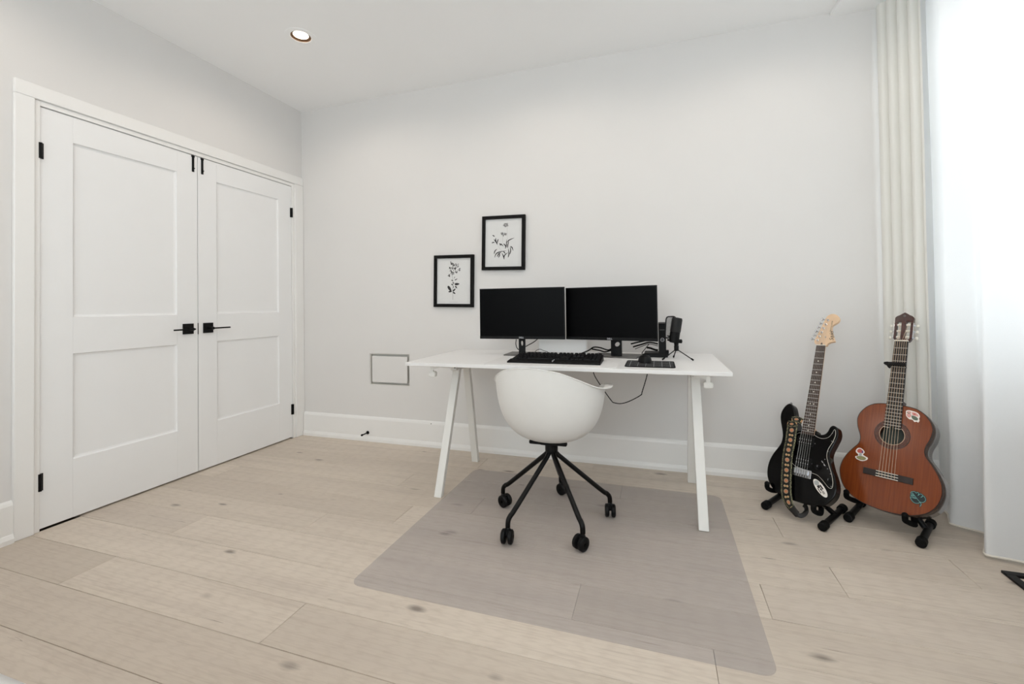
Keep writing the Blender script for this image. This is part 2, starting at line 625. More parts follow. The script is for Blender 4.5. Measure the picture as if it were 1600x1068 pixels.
        if bevel:
            bv = o.modifiers.new('edge', 'BEVEL')
            bv.width = bevel
            bv.segments = seg
            bv.limit_method = 'ANGLE'
            bv.angle_limit = math.radians(40)
        return o


def tag(o, label=None, cat=None, group=None, kind=None):
    for k_, v_ in (('label', label), ('category', cat), ('group', group), ('kind', kind)):
        if v_:
            o[k_] = v_
    return o


def empty(name, loc=(0, 0, 0), rz=0.0):
    o = bpy.data.objects.new(name, None)
    o.empty_display_size = 0.1
    o.location = loc
    o.rotation_euler = (0, 0, rz)
    COL.objects.link(o)
    return o


def inst(src, parent=None, loc=None, rot=None):
    o = src.copy()
    COL.objects.link(o)
    if parent is not None:
        o.parent = parent
    if loc is not None:
        o.location = loc
    if rot is not None:
        o.rotation_euler = rot
    return o


def text(name, body, size, mat, parent, matrix, extrude=0.0002, shear=0.0, spacing=1.0):
    c = bpy.data.curves.new(name, 'FONT')
    c.body = body
    c.size = size
    c.extrude = extrude
    c.shear = shear
    c.space_character = spacing
    c.align_x = 'CENTER'
    c.align_y = 'CENTER'
    c.resolution_u = 2
    tmp = bpy.data.objects.new(name, c)
    COL.objects.link(tmp)
    dg = bpy.context.evaluated_depsgraph_get()
    me = bpy.data.meshes.new_from_object(tmp.evaluated_get(dg))
    bpy.data.objects.remove(tmp)
    bpy.data.curves.remove(c)
    me.name = name
    me.materials.clear()
    me.materials.append(M[mat])
    o = bpy.data.objects.new(name, me)
    COL.objects.link(o)
    o.parent = parent
    o.matrix_local = matrix
    return o


def structure(o, label=None):
    o['kind'] = 'structure'
    if label:
        o['label'] = label
    return o


# ------------------------------------------------------------------ the room shell
def wall_mesh(us, ws, holes, depth_axis, d0, d1):
    """Slab in the (u, w) grid with rectangular holes; depth runs d0..d1 along depth_axis (0=x,1=y,2=z)."""
    mb = MB()
    us, ws = sorted(set(us)), sorted(set(ws))

    def pt(u, wv, d):
        return {0: (d, u, wv), 1: (u, d, wv), 2: (u, wv, d)}[depth_axis]

    def solid(i, j):
        if i < 0 or j < 0 or i >= len(us) - 1 or j >= len(ws) - 1:
            return False
        cu, cw = (us[i] + us[i + 1]) / 2, (ws[j] + ws[j + 1]) / 2
        return not any(h[0] < cu < h[1] and h[2] < cw < h[3] for h in holes)

    for i in range(len(us) - 1):
        for j in range(len(ws) - 1):
            if not solid(i, j):
                continue
            a, b, c, d = us[i], us[i + 1], ws[j], ws[j + 1]
            for dd in (d0, d1):
                mb.add([pt(a, c, dd), pt(b, c, dd), pt(b, d, dd), pt(a, d, dd)], [(0, 1, 2, 3)])
            if not solid(i - 1, j):
                mb.add([pt(a, c, d0), pt(a, d, d0), pt(a, d, d1), pt(a, c, d1)], [(0, 1, 2, 3)])
            if not solid(i + 1, j):
                mb.add([pt(b, c, d0), pt(b, d, d0), pt(b, d, d1), pt(b, c, d1)], [(0, 1, 2, 3)])
            if not solid(i, j - 1):
                mb.add([pt(a, c, d0), pt(b, c, d0), pt(b, c, d1), pt(a, c, d1)], [(0, 1, 2, 3)])
            if not solid(i, j + 1):
                mb.add([pt(a, d, d0), pt(b, d, d0), pt(b, d, d1), pt(a, d, d1)], [(0, 1, 2, 3)])
    return mb


def holes_wall(name, u0, u1, w0, w1, holes, ax, d0, d1, mat):
    us = [u0, u1] + [h[0] for h in holes] + [h[1] for h in holes]
    ws = [w0, w1] + [h[2] for h in holes] + [h[3] for h in holes]
    o = wall_mesh(us, ws, holes, ax, d0, d1).build(name, mat)
    bm = bmesh.new()
    bm.from_mesh(o.data)
    bmesh.ops.remove_doubles(bm, verts=bm.verts, dist=1e-5)
    bmesh.ops.recalc_face_normals(bm, faces=bm.faces)
    bm.to_mesh(o.data)
    bm.free()
    return structure(o)


PANEL = (0.657, 1.012, 0.438, 0.682)        # access hatch opening in the back wall
DOOR = (-1.673, -0.087, 0.0, 2.058)         # closet opening in the left wall
LAMPS = [(0.789, -0.826), (2.15, -0.826), (3.45, -0.826), (0.62, -2.15), (2.15, -2.35), (3.45, -2.35), (0.79, -3.8), (2.15, -3.8), (3.45, -3.8)]  # only the first lamp is in view; the others are added for room light

holes_wall('wall_back', -0.15, RX + 0.15, 0, CZ, [PANEL], 1, 0.0, 0.12, 'wall')
holes_wall('wall_left', RY, 0, 0, CZ, [DOOR], 0, -0.12, 0.0, 'wall')
holes_wall('wall_right', RY, 0, 0, CZ, [WIN1], 0, RX, RX + 0.14, 'wall')
holes_wall('wall_front', -0.15, RX + 0.15, 0, CZ, [FILL_WIN], 1, RY - 0.14, RY, 'wall')
holes_wall('ceiling', -0.15, RX + 0.15, RY - 0.14, 0.12, [(x - 0.06, x + 0.06, y - 0.06, y + 0.06) for x, y in LAMPS], 2, CZ, CZ + 0.1, 'ceiling')
structure(MB().box(3.775, RX, RY, 0, CZ - 0.022, CZ).build('ceiling_bulkhead', 'ceiling'), 'shallow dropped ceiling strip along the curtain track')
# dark closet behind the doors
clo = MB().box(-0.75, -0.72, -1.80, 0.12, 0, 2.3).box(-0.72, -0.12, -1.83, -1.80, 0, 2.3).box(-0.72, -0.12, 0.0, 0.03, 0, 2.3).box(-0.75, -0.12, -1.83, 0.12, 2.3, 2.33)
structure(clo.build('wall_closet', 'wall'))

# floor: subfloor with every plank a board of its own
floor = structure(MB().box(-0.75, RX + 0.14, RY - 0.14, 0.12, -0.06, -0.014).build('floor', 'subfloor'))
PW, GAP = 0.195, 0.0011
JOINTS = {-2.072: [0.53, 2.3], -1.877: [0.61, 1.61, 3.7], -1.682: [2.95], -1.487: [0.628, 2.52], -1.292: [1.2, 3.15], -1.097: [1.575, 3.43],
          -0.902: [0.15, 1.9, 3.9], -0.707: [1.35, 3.32], -0.512: [0.75, 2.6], -0.317: [1.69, 3.6], -0.122: [2.4], -2.267: [1.5, 3.2], -2.462: [0.9, 2.7]}
yy = -0.122
rows = []
k_ = -1
while True:
    top_ = -0.122 - PW * k_
    bot_ = top_ - PW
    rows.append((bot_, min(top_, -0.001)))
    if bot_ < RY:
        break
    k_ += 1
for bot_, top_ in rows:
    key = round(bot_, 3)
    js = JOINTS.get(key)
    if js is None:
        st = random.uniform(0.2, 1.3)
        js = [st, st + 1.4, st + 2.9]
    xs = [-0.02] + [j for j in js if j < RX - 0.1] + [RX - 0.001]
    if abs(bot_) < 1.9 and abs(bot_) > 0.2:
        xs[0] = -0.10 if (DOOR[0] < bot_ and top_ < DOOR[1]) else 0.001
    else:
        xs[0] = 0.001
    for a, b in zip(xs[:-1], xs[1:]):
        y0, y1 = max(bot_, RY + 0.001) + GAP / 2, top_ - GAP / 2
        cx, cy = (a + b) / 2, (y0 + y1) / 2
        hx, hy = (b - a) / 2 - GAP / 2, (y1 - y0) / 2
        pl = MB().box(-hx, hx, -hy, hy, -0.014, 0.0).build('plank', 'plank', floor, bevel=0.0012, seg=1)
        pl.location = (cx, cy, 0)

# baseboards
BB = [(0.0, 0.0), (0.026, 0.0), (0.026, 0.020), (0.019, 0.036), (0.016, 0.040), (0.016, 0.168), (0.012, 0.180), (0.006, 0.189), (0.0, 0.189)]


def baseboard(name, a, b, side):
    mb = MB()
    n = len(BB)
    ends = []
    for t in (a, b):
        for d, z in BB:
            ends.append({'back': (t, -d, z), 'left': (d, t, z), 'right': (RX - d, t, z), 'front': (t, RY + d, z)}[side])
    mb.add(ends, [(i, i + 1, n + i + 1, n + i) for i in range(n - 1)] + [tuple(range(n)), tuple(range(n, 2 * n))])
    o = mb.build(name, 'trim')
    bm = bmesh.new()
    bm.from_mesh(o.data)
    bmesh.ops.recalc_face_normals(bm, faces=bm.faces)
    bm.to_mesh(o.data)
    bm.free()
    return structure(o)


bb = baseboard('baseboard_back', 0.022, RX, 'back')
MB().lathe([(0.0, -0.002), (0.0035, -0.002), (0.004, 0.001)], 10, (1.198, -0.0135, 0.172), 1).build('nail_head', 'black_metal', bb)
baseboard('baseboard_left', RY, -1.744, 'left')
baseboard('baseboard_right', RY, -0.026, 'right')
baseboard('baseboard_front', 0.026, RX - 0.026, 'front')

# closet door casing (two legs, head, inner stop bead)
casing = structure(empty('trim_1', (0, -0.88, 0)), 'white painted casing around the closet double doors')
for y0, y1 in ((-1.744, -1.673), (-0.087, -0.002)):
    MB().box(0.0, 0.019, y0 + 0.88, y1 + 0.88, 0, 2.0575).build('casing_leg', 'trim', casing, bevel=0.003)
MB().box(0.0, 0.019, -1.744 + 0.88, -0.002 + 0.88, 2.058, 2.125).build('casing_head', 'trim', casing, bevel=0.003)
for y0, y1 in ((-1.6729, -1.6495), (-0.1105, -0.0871)):
    MB().box(-0.118, 0.008, y0 + 0.88, y1 + 0.88, 0, 2.0575).build('jamb', 'trim', casing, bevel=0.002)
MB().box(-0.118, 0.008, -1.6495 + 0.88, -0.1105 + 0.88, 2.0335, 2.0575).build('jamb_head', 'trim', casing, bevel=0.002)


def closet_door(name, ya, yb, hinge_y, meet_y, label):
    d = structure(empty(name, (0, ya, 0)), label)
    x0, x1 = -0.036, 0.0
    zb, zt = 0.010, 2.0305
    W = yb - ya
    sl = 0.1275
    pan = [(0.300, 0.830), (1.013, 1.900)]
    MB().box(x0, x1, 0, sl, zb, zt).build('stile', 'door', d, bevel=0.0008, seg=1)
    MB().box(x0, x1, W - sl, W, zb, zt).build('stile', 'door', d, bevel=0.0008, seg=1)
    for z0, z1 in ((zb, 0.300), (0.830, 1.013), (1.900, zt)):
        MB().box(x0, x1, sl, W - sl, z0, z1).build('rail', 'door', d)
    for z0, z1 in pan:
        a, b = sl, W - sl
        e, dp = 0.013, 0.011
        vs = [(x1, a, z0), (x1, b, z0), (x1, b, z1), (x1, a, z1),
              (x1 - dp * 0.75, a + e * 0.35, z0 + e * 0.35), (x1 - dp * 0.75, b - e * 0.35, z0 + e * 0.35), (x1 - dp * 0.75, b - e * 0.35, z1 - e * 0.35), (x1 - dp * 0.75, a + e * 0.35, z1 - e * 0.35),
              (x1 - dp, a + e, z0 + e), (x1 - dp, b - e, z0 + e), (x1 - dp, b - e, z1 - e), (x1 - dp, a + e, z1 - e)]
        fs = [(i, (i + 1) % 4, 4 + (i + 1) % 4, 4 + i) for i in range(4)] + [(4 + i, 4 + (i + 1) % 4, 8 + (i + 1) % 4, 8 + i) for i in range(4)] + [(8, 9, 10, 11)]
        MB().add(vs, fs).build('panel', 'door', d)
    s = 1 if hinge_y > meet_y else -1
    for z0, z1 in ((0.190, 0.272), (1.780, 1.856)):
        h = MB().cyl((0.006, hinge_y - ya, z0), (0.006, hinge_y - ya, z1), 0.0075, 12)
        h.box(-0.001, 0.002, hinge_y - ya - s * 0.014, hinge_y - ya, z0, z1)
        h.build('hinge', 'black_metal', d, smooth=True)
    hd = MB()
    cy = meet_y + s * 0.063 - ya
    hd.box(0.0, 0.008, cy - 0.0325, cy + 0.0325, 0.8905, 0.9555)
    rose = hd.build('handle', 'black_metal', d, bevel=0.001)
    MB().cyl((0.008, cy, 0.921), (0.052, cy, 0.921), 0.009, 14).build('spindle', 'black_metal', rose, smooth=True)
    MB().box(0.046, 0.056, cy - s * 0.012, cy + s * 0.118, 0.9165, 0.9255).build('lever', 'black_metal', rose, bevel=0.001)
    bolt = MB().box(0.0, 0.004, meet_y + s * 0.028 - ya - 0.007, meet_y + s * 0.028 - ya + 0.007, 1.925, zt).build('flush_bolt', 'black_metal', d, bevel=0.0008)
    MB().cyl((0.004, meet_y + s * 0.028 - ya, 1.945), (0.014, meet_y + s * 0.028 - ya, 1.945), 0.004, 10).build('bolt_knob', 'black_metal', bolt, smooth=True)
    MB().box(0.0, 0.003, meet_y + s * 0.028 - ya - 0.010, meet_y + s * 0.028 - ya + 0.010, 2.018, zt).build('bolt_guide', 'black_metal', bolt)
    return d


closet_door('door_1', -1.6475, -0.8825, -1.6485, -0.8825, 'white two panel closet door hinged on its left, nearer the camera')
dr = closet_door('door_2', -0.8785, -0.1125, -0.1115, -0.8785, 'white two panel closet door hinged beside the room corner')
MB().box(-0.020, 0.0008, -0.0005, 0.0012, 0.885, 0.957).build('strike_plate', 'grey_metal', dr)


# windows
def window(name, side, a0, a1, z0, z1, label):
    wn = structure(empty(name, (0, 0, 0)), label)

    def bx(nm, u0, u1, w0, w1, d0, d1, mat):
        if side == 'right':
            MB().box(RX + d0, RX + d1, u0, u1, w0, w1).build(nm, mat, wn, bevel=0.002 if mat == 'trim' else 0, seg=1)
        else:
            MB().box(u0, u1, RY - d1, RY - d0, w0, w1).build(nm, mat, wn, bevel=0.002 if mat == 'trim' else 0, seg=1)

    fwid = 0.05
    bx('window_frame', a0, a1, z0, z0 + fwid, 0.02, 0.09, 'trim')
    bx('window_frame', a0, a1, z1 - fwid, z1, 0.02, 0.09, 'trim')
    n = 3
    st = (a1 - a0) / n
    for i in range(n + 1):
        c = min(max(a0 + i * st, a0 + fwid / 2), a1 - fwid / 2)
        bx('mullion', c - fwid / 2, c + fwid / 2, z0 + fwid, z1 - fwid, 0.02, 0.09, 'trim')
    for i in range(n):
        bx('pane', a0 + i * st + fwid / 2, a0 + (i + 1) * st - fwid / 2, z0 + fwid, z1 - fwid, 0.052, 0.056, 'glass')
    bx('window_sill', a0, a1, z0 - 0.03, z0, -0.045, 0.09, 'trim')
    return wn


window('window_1', 'right', WIN1[0], WIN1[1], WIN1[2], WIN1[3], 'wide window behind the sheer curtain')
window('fill_window', 'front', FILL_WIN[0], FILL_WIN[1], FILL_WIN[2], FILL_WIN[3], 'large unseen window added behind the camera for fill light')


# recessed ceiling lamps: one real by the closet doors, the rest added
def ceiling_lamp(x, y, label):
    t = tag(empty('recessed_lamp', (x, y, CZ)), label, 'ceiling lamp', 'recessed ceiling lamps')
    MB().lathe([(0.057, 0.0), (0.060, -0.003), (0.086, -0.002), (0.088, 0.0)], 40).build('trim_ring', 'ceiling', t, smooth=True)
    MB().lathe([(0.057, -0.001), (0.056, 0.004), (0.0435, 0.008), (0.0435, 0.010)], 40).build('baffle', 'bronze', t, smooth=True)
    MB().lathe([(0.0, 0.009), (0.0435, 0.009)], 40).build('lens', 'lens', t)
    MB().lathe([(0.0, 0.099), (0.059, 0.099), (0.059, 0.0)], 24).build('can', 'black_metal', t)
    l = bpy.data.lights.new('lamp_light', 'SPOT')
    l.energy = LAMP_W * 4
    l.color = (1.0, 0.88, 0.77)
    l.spot_size = math.radians(168)
    l.spot_blend = 0.5
    l.shadow_soft_size = 0.045
    o = bpy.data.objects.new('lamp_light', l)
    o.location = (0, 0, -0.012)
    COL.objects.link(o)
    o.parent = t


LAMP_LABELS = ['round recessed ceiling lamp near the corner by the closet doors',
               'added unseen ceiling lamp above the desk chair', 'added unseen ceiling lamp above the guitars',
               'added unseen ceiling lamp by the closet wall over the bed', 'added unseen ceiling lamp in the middle of the room', 'added unseen ceiling lamp by the window over the open floor',
               'added unseen ceiling lamp in the far corner over the bed', 'added unseen ceiling lamp in the middle by the added rear window', 'added unseen ceiling lamp in the rear corner by the curtain']
for (lx, ly), lb in zip(LAMPS, LAMP_LABELS):
    ceiling_lamp(lx, ly, lb)

# access hatch in the back wall
hatch = tag(empty('access_panel', ((PANEL[0] + PANEL[1]) / 2, 0, PANEL[2])), 'white square wall hatch with a grey gap beside the desk end', 'wall hatch')
hw, hh = (PANEL[1] - PANEL[0]) / 2, PANEL[3] - PANEL[2]
MB().box(-hw + 0.021, hw - 0.021, -0.002, 0.014, 0.021, hh - 0.021).build('cover', 'wall', hatch, bevel=0.0015)
fr = MB()
for a, b, c, d in ((-hw, hw, 0, 0.006), (-hw, hw, hh - 0.006, hh), (-hw, -hw + 0.006, 0.006, hh - 0.006), (hw - 0.006, hw, 0.006, hh - 0.006)):
    fr.box(a, b, 0.005, 0.03, c, d)
fr.box(-hw, hw, 0.03, 0.034, 0, hh)
fr.build('frame', 'seam_grey', hatch)

# door stop on the baseboard
ds = tag(empty('door_stop', (0.644, -0.016, 0.066)), 'black rod door stop on the baseboard below the wall hatch', 'door stop')
MB().lathe([(0.0, -0.006), (0.011, -0.006), (0.013, -0.004), (0.013, 0.0)], 20, axis=1).build('rosette', 'black_metal', ds, smooth=True)
MB().cyl((0, -0.006, 0), (0, -0.066, 0), 0.0045, 12).build('rod', 'black_metal', ds, smooth=True)
MB().cyl((0, -0.066, 0), (0, -0.078, 0), 0.0075, 14).build('rubber_tip', 'black_rubber', ds, bevel=0.001)
# ------------------------------------------------------------------ curtains
def curtain(name, plan, z0, z1, mat, label, cat, hem=None, shrink=0.35, seed=0):
    """Hanging cloth: plan curve at the hem, folds get shallower towards the track."""
    pts = catmull([(x, y, 0) for x, y in plan], 8, closed=False)
    n = len(pts)
    mx = []
    for i in range(n):                      # smoothed centre line for the track end
        a, b = max(0, i - 22), min(n, i + 23)
        mx.append(sum(p.x for p in pts[a:b]) / (b - a))
    mb = MB()
    rows_ = 26
    vs, fs = [], []
    for r in range(rows_ + 1):
        t = r / rows_
        z = z0 + (z1 - z0) * t
        for i, p in enumerate(pts):
            amp = 1.0 - shrink * t
            wob = 0.006 * (1 - t) * mnoise.noise((p.y * 7.0, t * 4.0, seed)) + 0.004 * mnoise.noise((p.y * 3.0, t * 2.0, seed + 5))
            x = mx[i] + (p.x - mx[i]) * amp + wob
            vs.append((x, p.y, z + (0.004 * math.sin(p.y * 9) if r == 0 else 0)))
    for r in range(rows_):
        for i in range(n - 1):
            fs.append((r * n + i, r * n + i + 1, (r + 1) * n + i + 1, (r + 1) * n + i))
    mb.add(vs, fs)
    root = tag(empty(name, (pts[n // 2].x, pts[n // 2].y, z0)), label, cat)
    off = Vector(root.location)
    mb.v = [tuple(Vector(v) - off) for v in mb.v]
    mb.build('cloth', mat, root, smooth=True, angle=180)
    if hem:
        MB().tube([Vector(v) - off + Vector((-0.0015, 0, 0.004)) for v in vs[:n]], 0.0042, 6).build('hem', hem, root, smooth=True)
    return root, mx


sheer_plan = [(4.125, -0.195), (4.122, -0.235), (4.115, -0.275), (4.098, -0.315), (4.078, -0.36), (4.066, -0.395), (4.100, -0.424), (4.142, -0.452), (4.150, -0.475), (4.120, -0.52), (4.075, -0.60),
              (4.046, -0.652), (4.056, -0.668), (4.110, -0.676), (4.160, -0.69), (4.195, -0.72), (4.205, -0.80), (4.19, -0.90), (4.205, -1.00), (4.19, -1.10)]
yv = -1.2
sgn = -1
while yv > -4.5:
    sheer_plan.append((4.14 + 0.048 * sgn, yv))
    sgn = -sgn
    yv -= 0.12
curtain('sheer_curtain', sheer_plan, 0.012, CZ - 0.030, 'sheer', 'white translucent sheer curtain glowing in front of the window', 'curtain', 'hem', 0.45, 1)
drape_plan = [(3.992, -0.018), (3.974, -0.038), (3.982, -0.064), (4.018, -0.071), (4.000, -0.084), (4.006, -0.106), (4.046, -0.113), (4.026, -0.128), (4.030, -0.150), (4.072, -0.158), (4.052, -0.173), (4.055, -0.196), (4.094, -0.204), (4.080, -0.216), (4.084, -0.226)]
curtain('drape', drape_plan, 0.010, CZ - 0.030, 'drape', 'opaque cream pleated drape gathered at the window corner behind the classical guitar', 'curtain', None, 0.2, 3)
rail = tag(empty('curtain_rail', (4.10, -2.0, CZ - 0.022)), 'slim white ceiling track carrying both curtains', 'curtain rail')
MB().box(-0.012, 0.012, -2.55, 1.97, -0.008, 0.0).build('track', 'trim', rail, bevel=0.001)
gl = MB().box(-0.004, 0.004, -0.003, 0.003, -0.016, -0.008)
g0 = gl.build('glider', 'white_plastic', rail)
g0.location = (0, 1.75, 0)
for i in range(1, 16):
    inst(g0, rail, (0, 1.75 - 0.12 * i, 0))

# ------------------------------------------------------------------ desk
DZ = 0.735
desk = tag(empty('desk', (2.29, -0.43, 0)), 'white trestle desk carrying two monitors against the back wall', 'desk')
MB().box(1.475 - 2.29, 3.118 - 2.29, -0.807 + 0.43, -0.055 + 0.43, DZ - 0.019, DZ).build('tabletop', 'desk_white', desk, bevel=0.0025)
TRS = (((1.650, -0.762), (1.652, -0.50), (1.632, -0.198), (1.645, -0.36)), ((2.992, -0.742), (2.985, -0.50), (2.980, -0.170), (2.982, -0.36)))
for ti, (ff, ft, bf, bt) in enumerate(TRS):
    for foot, topp in ((ff, ft), (bf, bt)):
        z0 = 0.003 if ti == 1 and foot is ff else 0.0
        z1 = DZ - 0.045
        p0, p1 = Vector((foot[0] - 2.29, foot[1] + 0.43, z0)), Vector((topp[0] - 2.29, topp[1] + 0.43, z1))
        mb = MB()
        hx, hy = 0.022, 0.016
        vs = []
        for p in (p0, p1):
            vs += [(p.x - hx, p.y - hy, p.z), (p.x + hx, p.y - hy, p.z), (p.x + hx, p.y + hy, p.z), (p.x - hx, p.y + hy, p.z)]
        mb.add(vs, [(3, 2, 1, 0), (4, 5, 6, 7), (0, 1, 5, 4), (1, 2, 6, 5), (2, 3, 7, 6), (3, 0, 4, 7)])
        lg = mb.build('leg', 'desk_metal', desk, bevel=0.0025)
        MB().box(p0.x - 0.018, p0.x + 0.018, p0.y - 0.012, p0.y + 0.012, z0 - 0.0005, z0 + 0.004).build('foot_pad', 'black_rubber', lg)
    cx = (ft[0] + bt[0]) / 2 - 2.29
    MB().box(cx - 0.024, cx + 0.024, -0.66 + 0.43, -0.20 + 0.43, DZ - 0.045, DZ - 0.019).build('trestle_rail', 'desk_metal', desk, bevel=0.002)
    s = -1 if ti == 0 else 1
    br = MB()
    br.add([(cx + s * 0.02, -0.555 + 0.43, DZ - 0.019), (cx + s * 0.02, -0.56 + 0.43, DZ - 0.075), (cx + s * 0.02, -0.30 + 0.43, DZ - 0.075), (cx + s * 0.02, -0.30 + 0.43, DZ - 0.019),
            (cx - s * 0.02, -0.555 + 0.43, DZ - 0.019), (cx - s * 0.02, -0.56 + 0.43, DZ - 0.075), (cx - s * 0.02, -0.30 + 0.43, DZ - 0.075), (cx - s * 0.02, -0.30 + 0.43, DZ - 0.019)],
           [(0, 1, 2, 3), (7, 6, 5, 4), (0, 4, 5, 1), (1, 5, 6, 2), (2, 6, 7, 3), (3, 7, 4, 0)])
    br.build('leg_bracket', 'desk_metal', desk, bevel=0.002)
    MB().cyl((cx - s * 0.012, -0.564 + 0.43, DZ - 0.056), (cx - s * 0.012, -0.560 + 0.43, DZ - 0.056), 0.005, 12).build('bolt', 'black_metal', desk, smooth=True)
    hx0 = (1.60 if ti == 0 else 3.025) - 2.29
    hk = MB().box(hx0 - 0.010, hx0 + 0.010, -0.735 + 0.43, -0.725 + 0.43, DZ - 0.062, DZ - 0.019)
    hk = hk.build('hook', 'desk_metal', desk, bevel=0.002)
    MB().prism(rrect(hx0 - 0.021, hx0 + 0.021, DZ - 0.088, DZ - 0.058, 0.010), 0, 0.03).xf(Matrix(((1, 0, 0, 0), (0, 0, -1, -0.705 + 0.43), (0, 1, 0, 0), (0, 0, 0, 1)))).build('hook_lip', 'desk_metal', hk, bevel=0.004)
    sgn2 = 1 if ti == 0 else -1
    wedge = MB()
    wedge.prism([(0, 0), (0.0, -0.028), (0.075, 0)], 0, 0.02).xf(Matrix(((sgn2, 0, 0, hx0 + sgn2 * 0.010), (0, 0, -1, -0.715 + 0.43), (0, 1, 0, DZ - 0.0195), (0, 0, 0, 1)))).build('hook_brace', 'desk_metal', desk)

# ------------------------------------------------------------------ chair mat
cm = tag(MB().prism(rrect(1.685 - 2.395, 3.112 - 2.395, -0.615, 0.60, 0.045, 6), 0.0002, 0.0028).build('floor_mat', 'mat', None, bevel=0.001, seg=1), 'clear frosted plastic floor mat under the desk chair', 'floor mat')
cm.location = (2.395, -0.935, 0)

# ------------------------------------------------------------------ desk chair
CH = Vector((2.306, -0.836, 0.0028))
chair = tag(empty('desk_chair', CH), 'white plastic bucket armchair on black five star castor base', 'chair')
# control table by angle from the back (degrees): rim radius, rim height above the shell's lowest point, outward lip
TAB = [(0, 0.262, 0.372, 0.003), (28, 0.267, 0.356, 0.003), (50, 0.268, 0.316, 0.005), (70, 0.265, 0.278, 0.010), (88, 0.260, 0.262, 0.028), (108, 0.260, 0.258, 0.038), (128, 0.258, 0.242, 0.030), (145, 0.256, 0.150, 0.010), (162, 0.250, 0.060, 0.006), (180, 0.246, 0.040, 0.006)]


def tab(a):
    a = abs(a) % 360
    if a > 180:
        a = 360 - a
    ang = [-x[0] for x in TAB[2:0:-1]] + [x[0] for x in TAB] + [360 - x[0] for x in TAB[-2:-4:-1]]
    rows3 = [x for x in TAB[2:0:-1]] + TAB + [x for x in TAB[-2:-4:-1]]
    for i in range(len(ang) - 1):
        if ang[i] <= a <= ang[i + 1] and 1 <= i < len(ang) - 2:
            t = (a - ang[i]) / (ang[i + 1] - ang[i])
            out = []
            for c in (1, 2, 3):
                p0, p1, p2, p3 = (rows3[i + q][c] for q in (-1, 0, 1, 2))
                out.append(0.5 * (2 * p1 + (p2 - p0) * t + (2 * p0 - 5 * p1 + 4 * p2 - p3) * t * t + (3 * p1 - p0 - 3 * p2 + p3) * t ** 3))
            return out
    return list(TAB[-1][1:])


ZS = 0.389
NA, NS = 96, 18
sh = MB()
vs, fs = [(0, 0, ZS)], []
for j in range(1, NS + 1):
    for i in range(NA):
        a = 360 * i / NA
        R_, H_, L_ = tab(a)
        s = j / NS
        th = s * PI / 2
        d = Vector((math.sin(math.radians(a)), -math.cos(math.radians(a))))
        fr_ = math.sin(th) ** (2 / 3.0)
        fz = 1 - math.cos(th) ** (2 / 3.0)
        fr_ *= 0.90 + 0.10 * fz
        rr = R_ * fr_
        zz = H_ * fz
        vs.append((d.x * rr, d.y * rr, ZS + zz))
for q, (lf, dz) in enumerate(((0.5, 0.001), (1.0, 0.003))):
    for i in range(NA):
        a = 360 * i / NA
        R_, H_, L_ = tab(a)
        d = Vector((math.sin(math.radians(a)), -math.cos(math.radians(a))))
        rr = R_ + L_ * lf
        vs.append((d.x * rr, d.y * rr, ZS + H_ + dz))
NS2 = NS + 2
for i in range(NA):
    fs.append((0, 1 + i, 1 + (i + 1) % NA))
for j in range(NS2 - 1):
    for i in range(NA):
        a0 = 1 + j * NA
        fs.append((a0 + i, a0 + NA + i, a0 + NA + (i + 1) % NA, a0 + (i + 1) % NA))
sh.add(vs, fs)
so = sh.build('seat_shell', 'shell', chair, smooth=True, angle=28, solid=0.005)
so.rotation_euler = (0, 0, -0.14)
so['label'] = 'white moulded plastic bucket seat with armrests'
MB().prism(rrect(-0.045, 0.045, -0.06, 0.06, 0.012), 0.371, 0.387).build('seat_plate', 'black_metal', chair, bevel=0.003)
for q in (-1, 1):
    MB().box(-0.098, 0.086, 0.0 + q * 0.045 - 0.013, 0.0 + q * 0.045 + 0.013, 0.371, 0.389).build('seat_bracket', 'black_metal', chair, bevel=0.006)
MB().lathe([(0.0, 0.325), (0.027, 0.325), (0.031, 0.330), (0.031, 0.372), (0.0, 0.374)], 24).build('hub', 'black_plastic', chair, smooth=True)
CAST = [(2.028, -0.770), (2.166, -1.098), (2.490, -1.058), (2.570, -0.722), (2.285, -0.540)]
cast_rot = [1.15, 0.1, -0.6, 0.12, 1.1]
wheel = MB().lathe([(0.006, -0.0105), (0.024, -0.0105), (0.0305, -0.006), (0.0305, 0.006), (0.024, 0.0105), (0.014, 0.0115), (0.006, 0.008)], 26, axis=0)
for ci, ((cx, cy), cr) in enumerate(zip(CAST, cast_rot)):
    dx, dy = cx - CH.x, cy - CH.y
    ln = math.hypot(dx, dy)
    ux, uy = dx / ln, dy / ln
    prof = [(0.010, 0.335), (0.030, 0.310), (0.055, 0.288), (ln - 0.045, 0.128), (ln - 0.018, 0.110), (ln - 0.003, 0.092), (ln, 0.064)]
    MB().tube(catmull([(ux * r, uy * r, z) for r, z in prof], 5, closed=False), 0.0115, 12).build('base_leg', 'gloss_black', chair, smooth=True)
    c = empty('castor', (dx, dy, 0), cr)
    c.parent = chair
    MB().cyl((0, 0, 0.056), (0, 0, 0.066), 0.006, 12).build('stem', 'chrome', c, smooth=True)
    for q in (-1, 1):
        wo = wheel.build('wheel', 'black_plastic', c, smooth=True, angle=30) if ci == 0 and q == -1 else inst(w0, c)
        if ci == 0 and q == -1:
            w0 = wo
        wo.location = (q * 0.0155, -0.014, 0.0308)
    MB().lathe([(0.0, 0.030), (0.012, 0.030), (0.019, 0.040), (0.016, 0.058), (0.0, 0.060)], 18, (0, -0.007, 0)).build('fork', 'black_plastic', c, smooth=True)


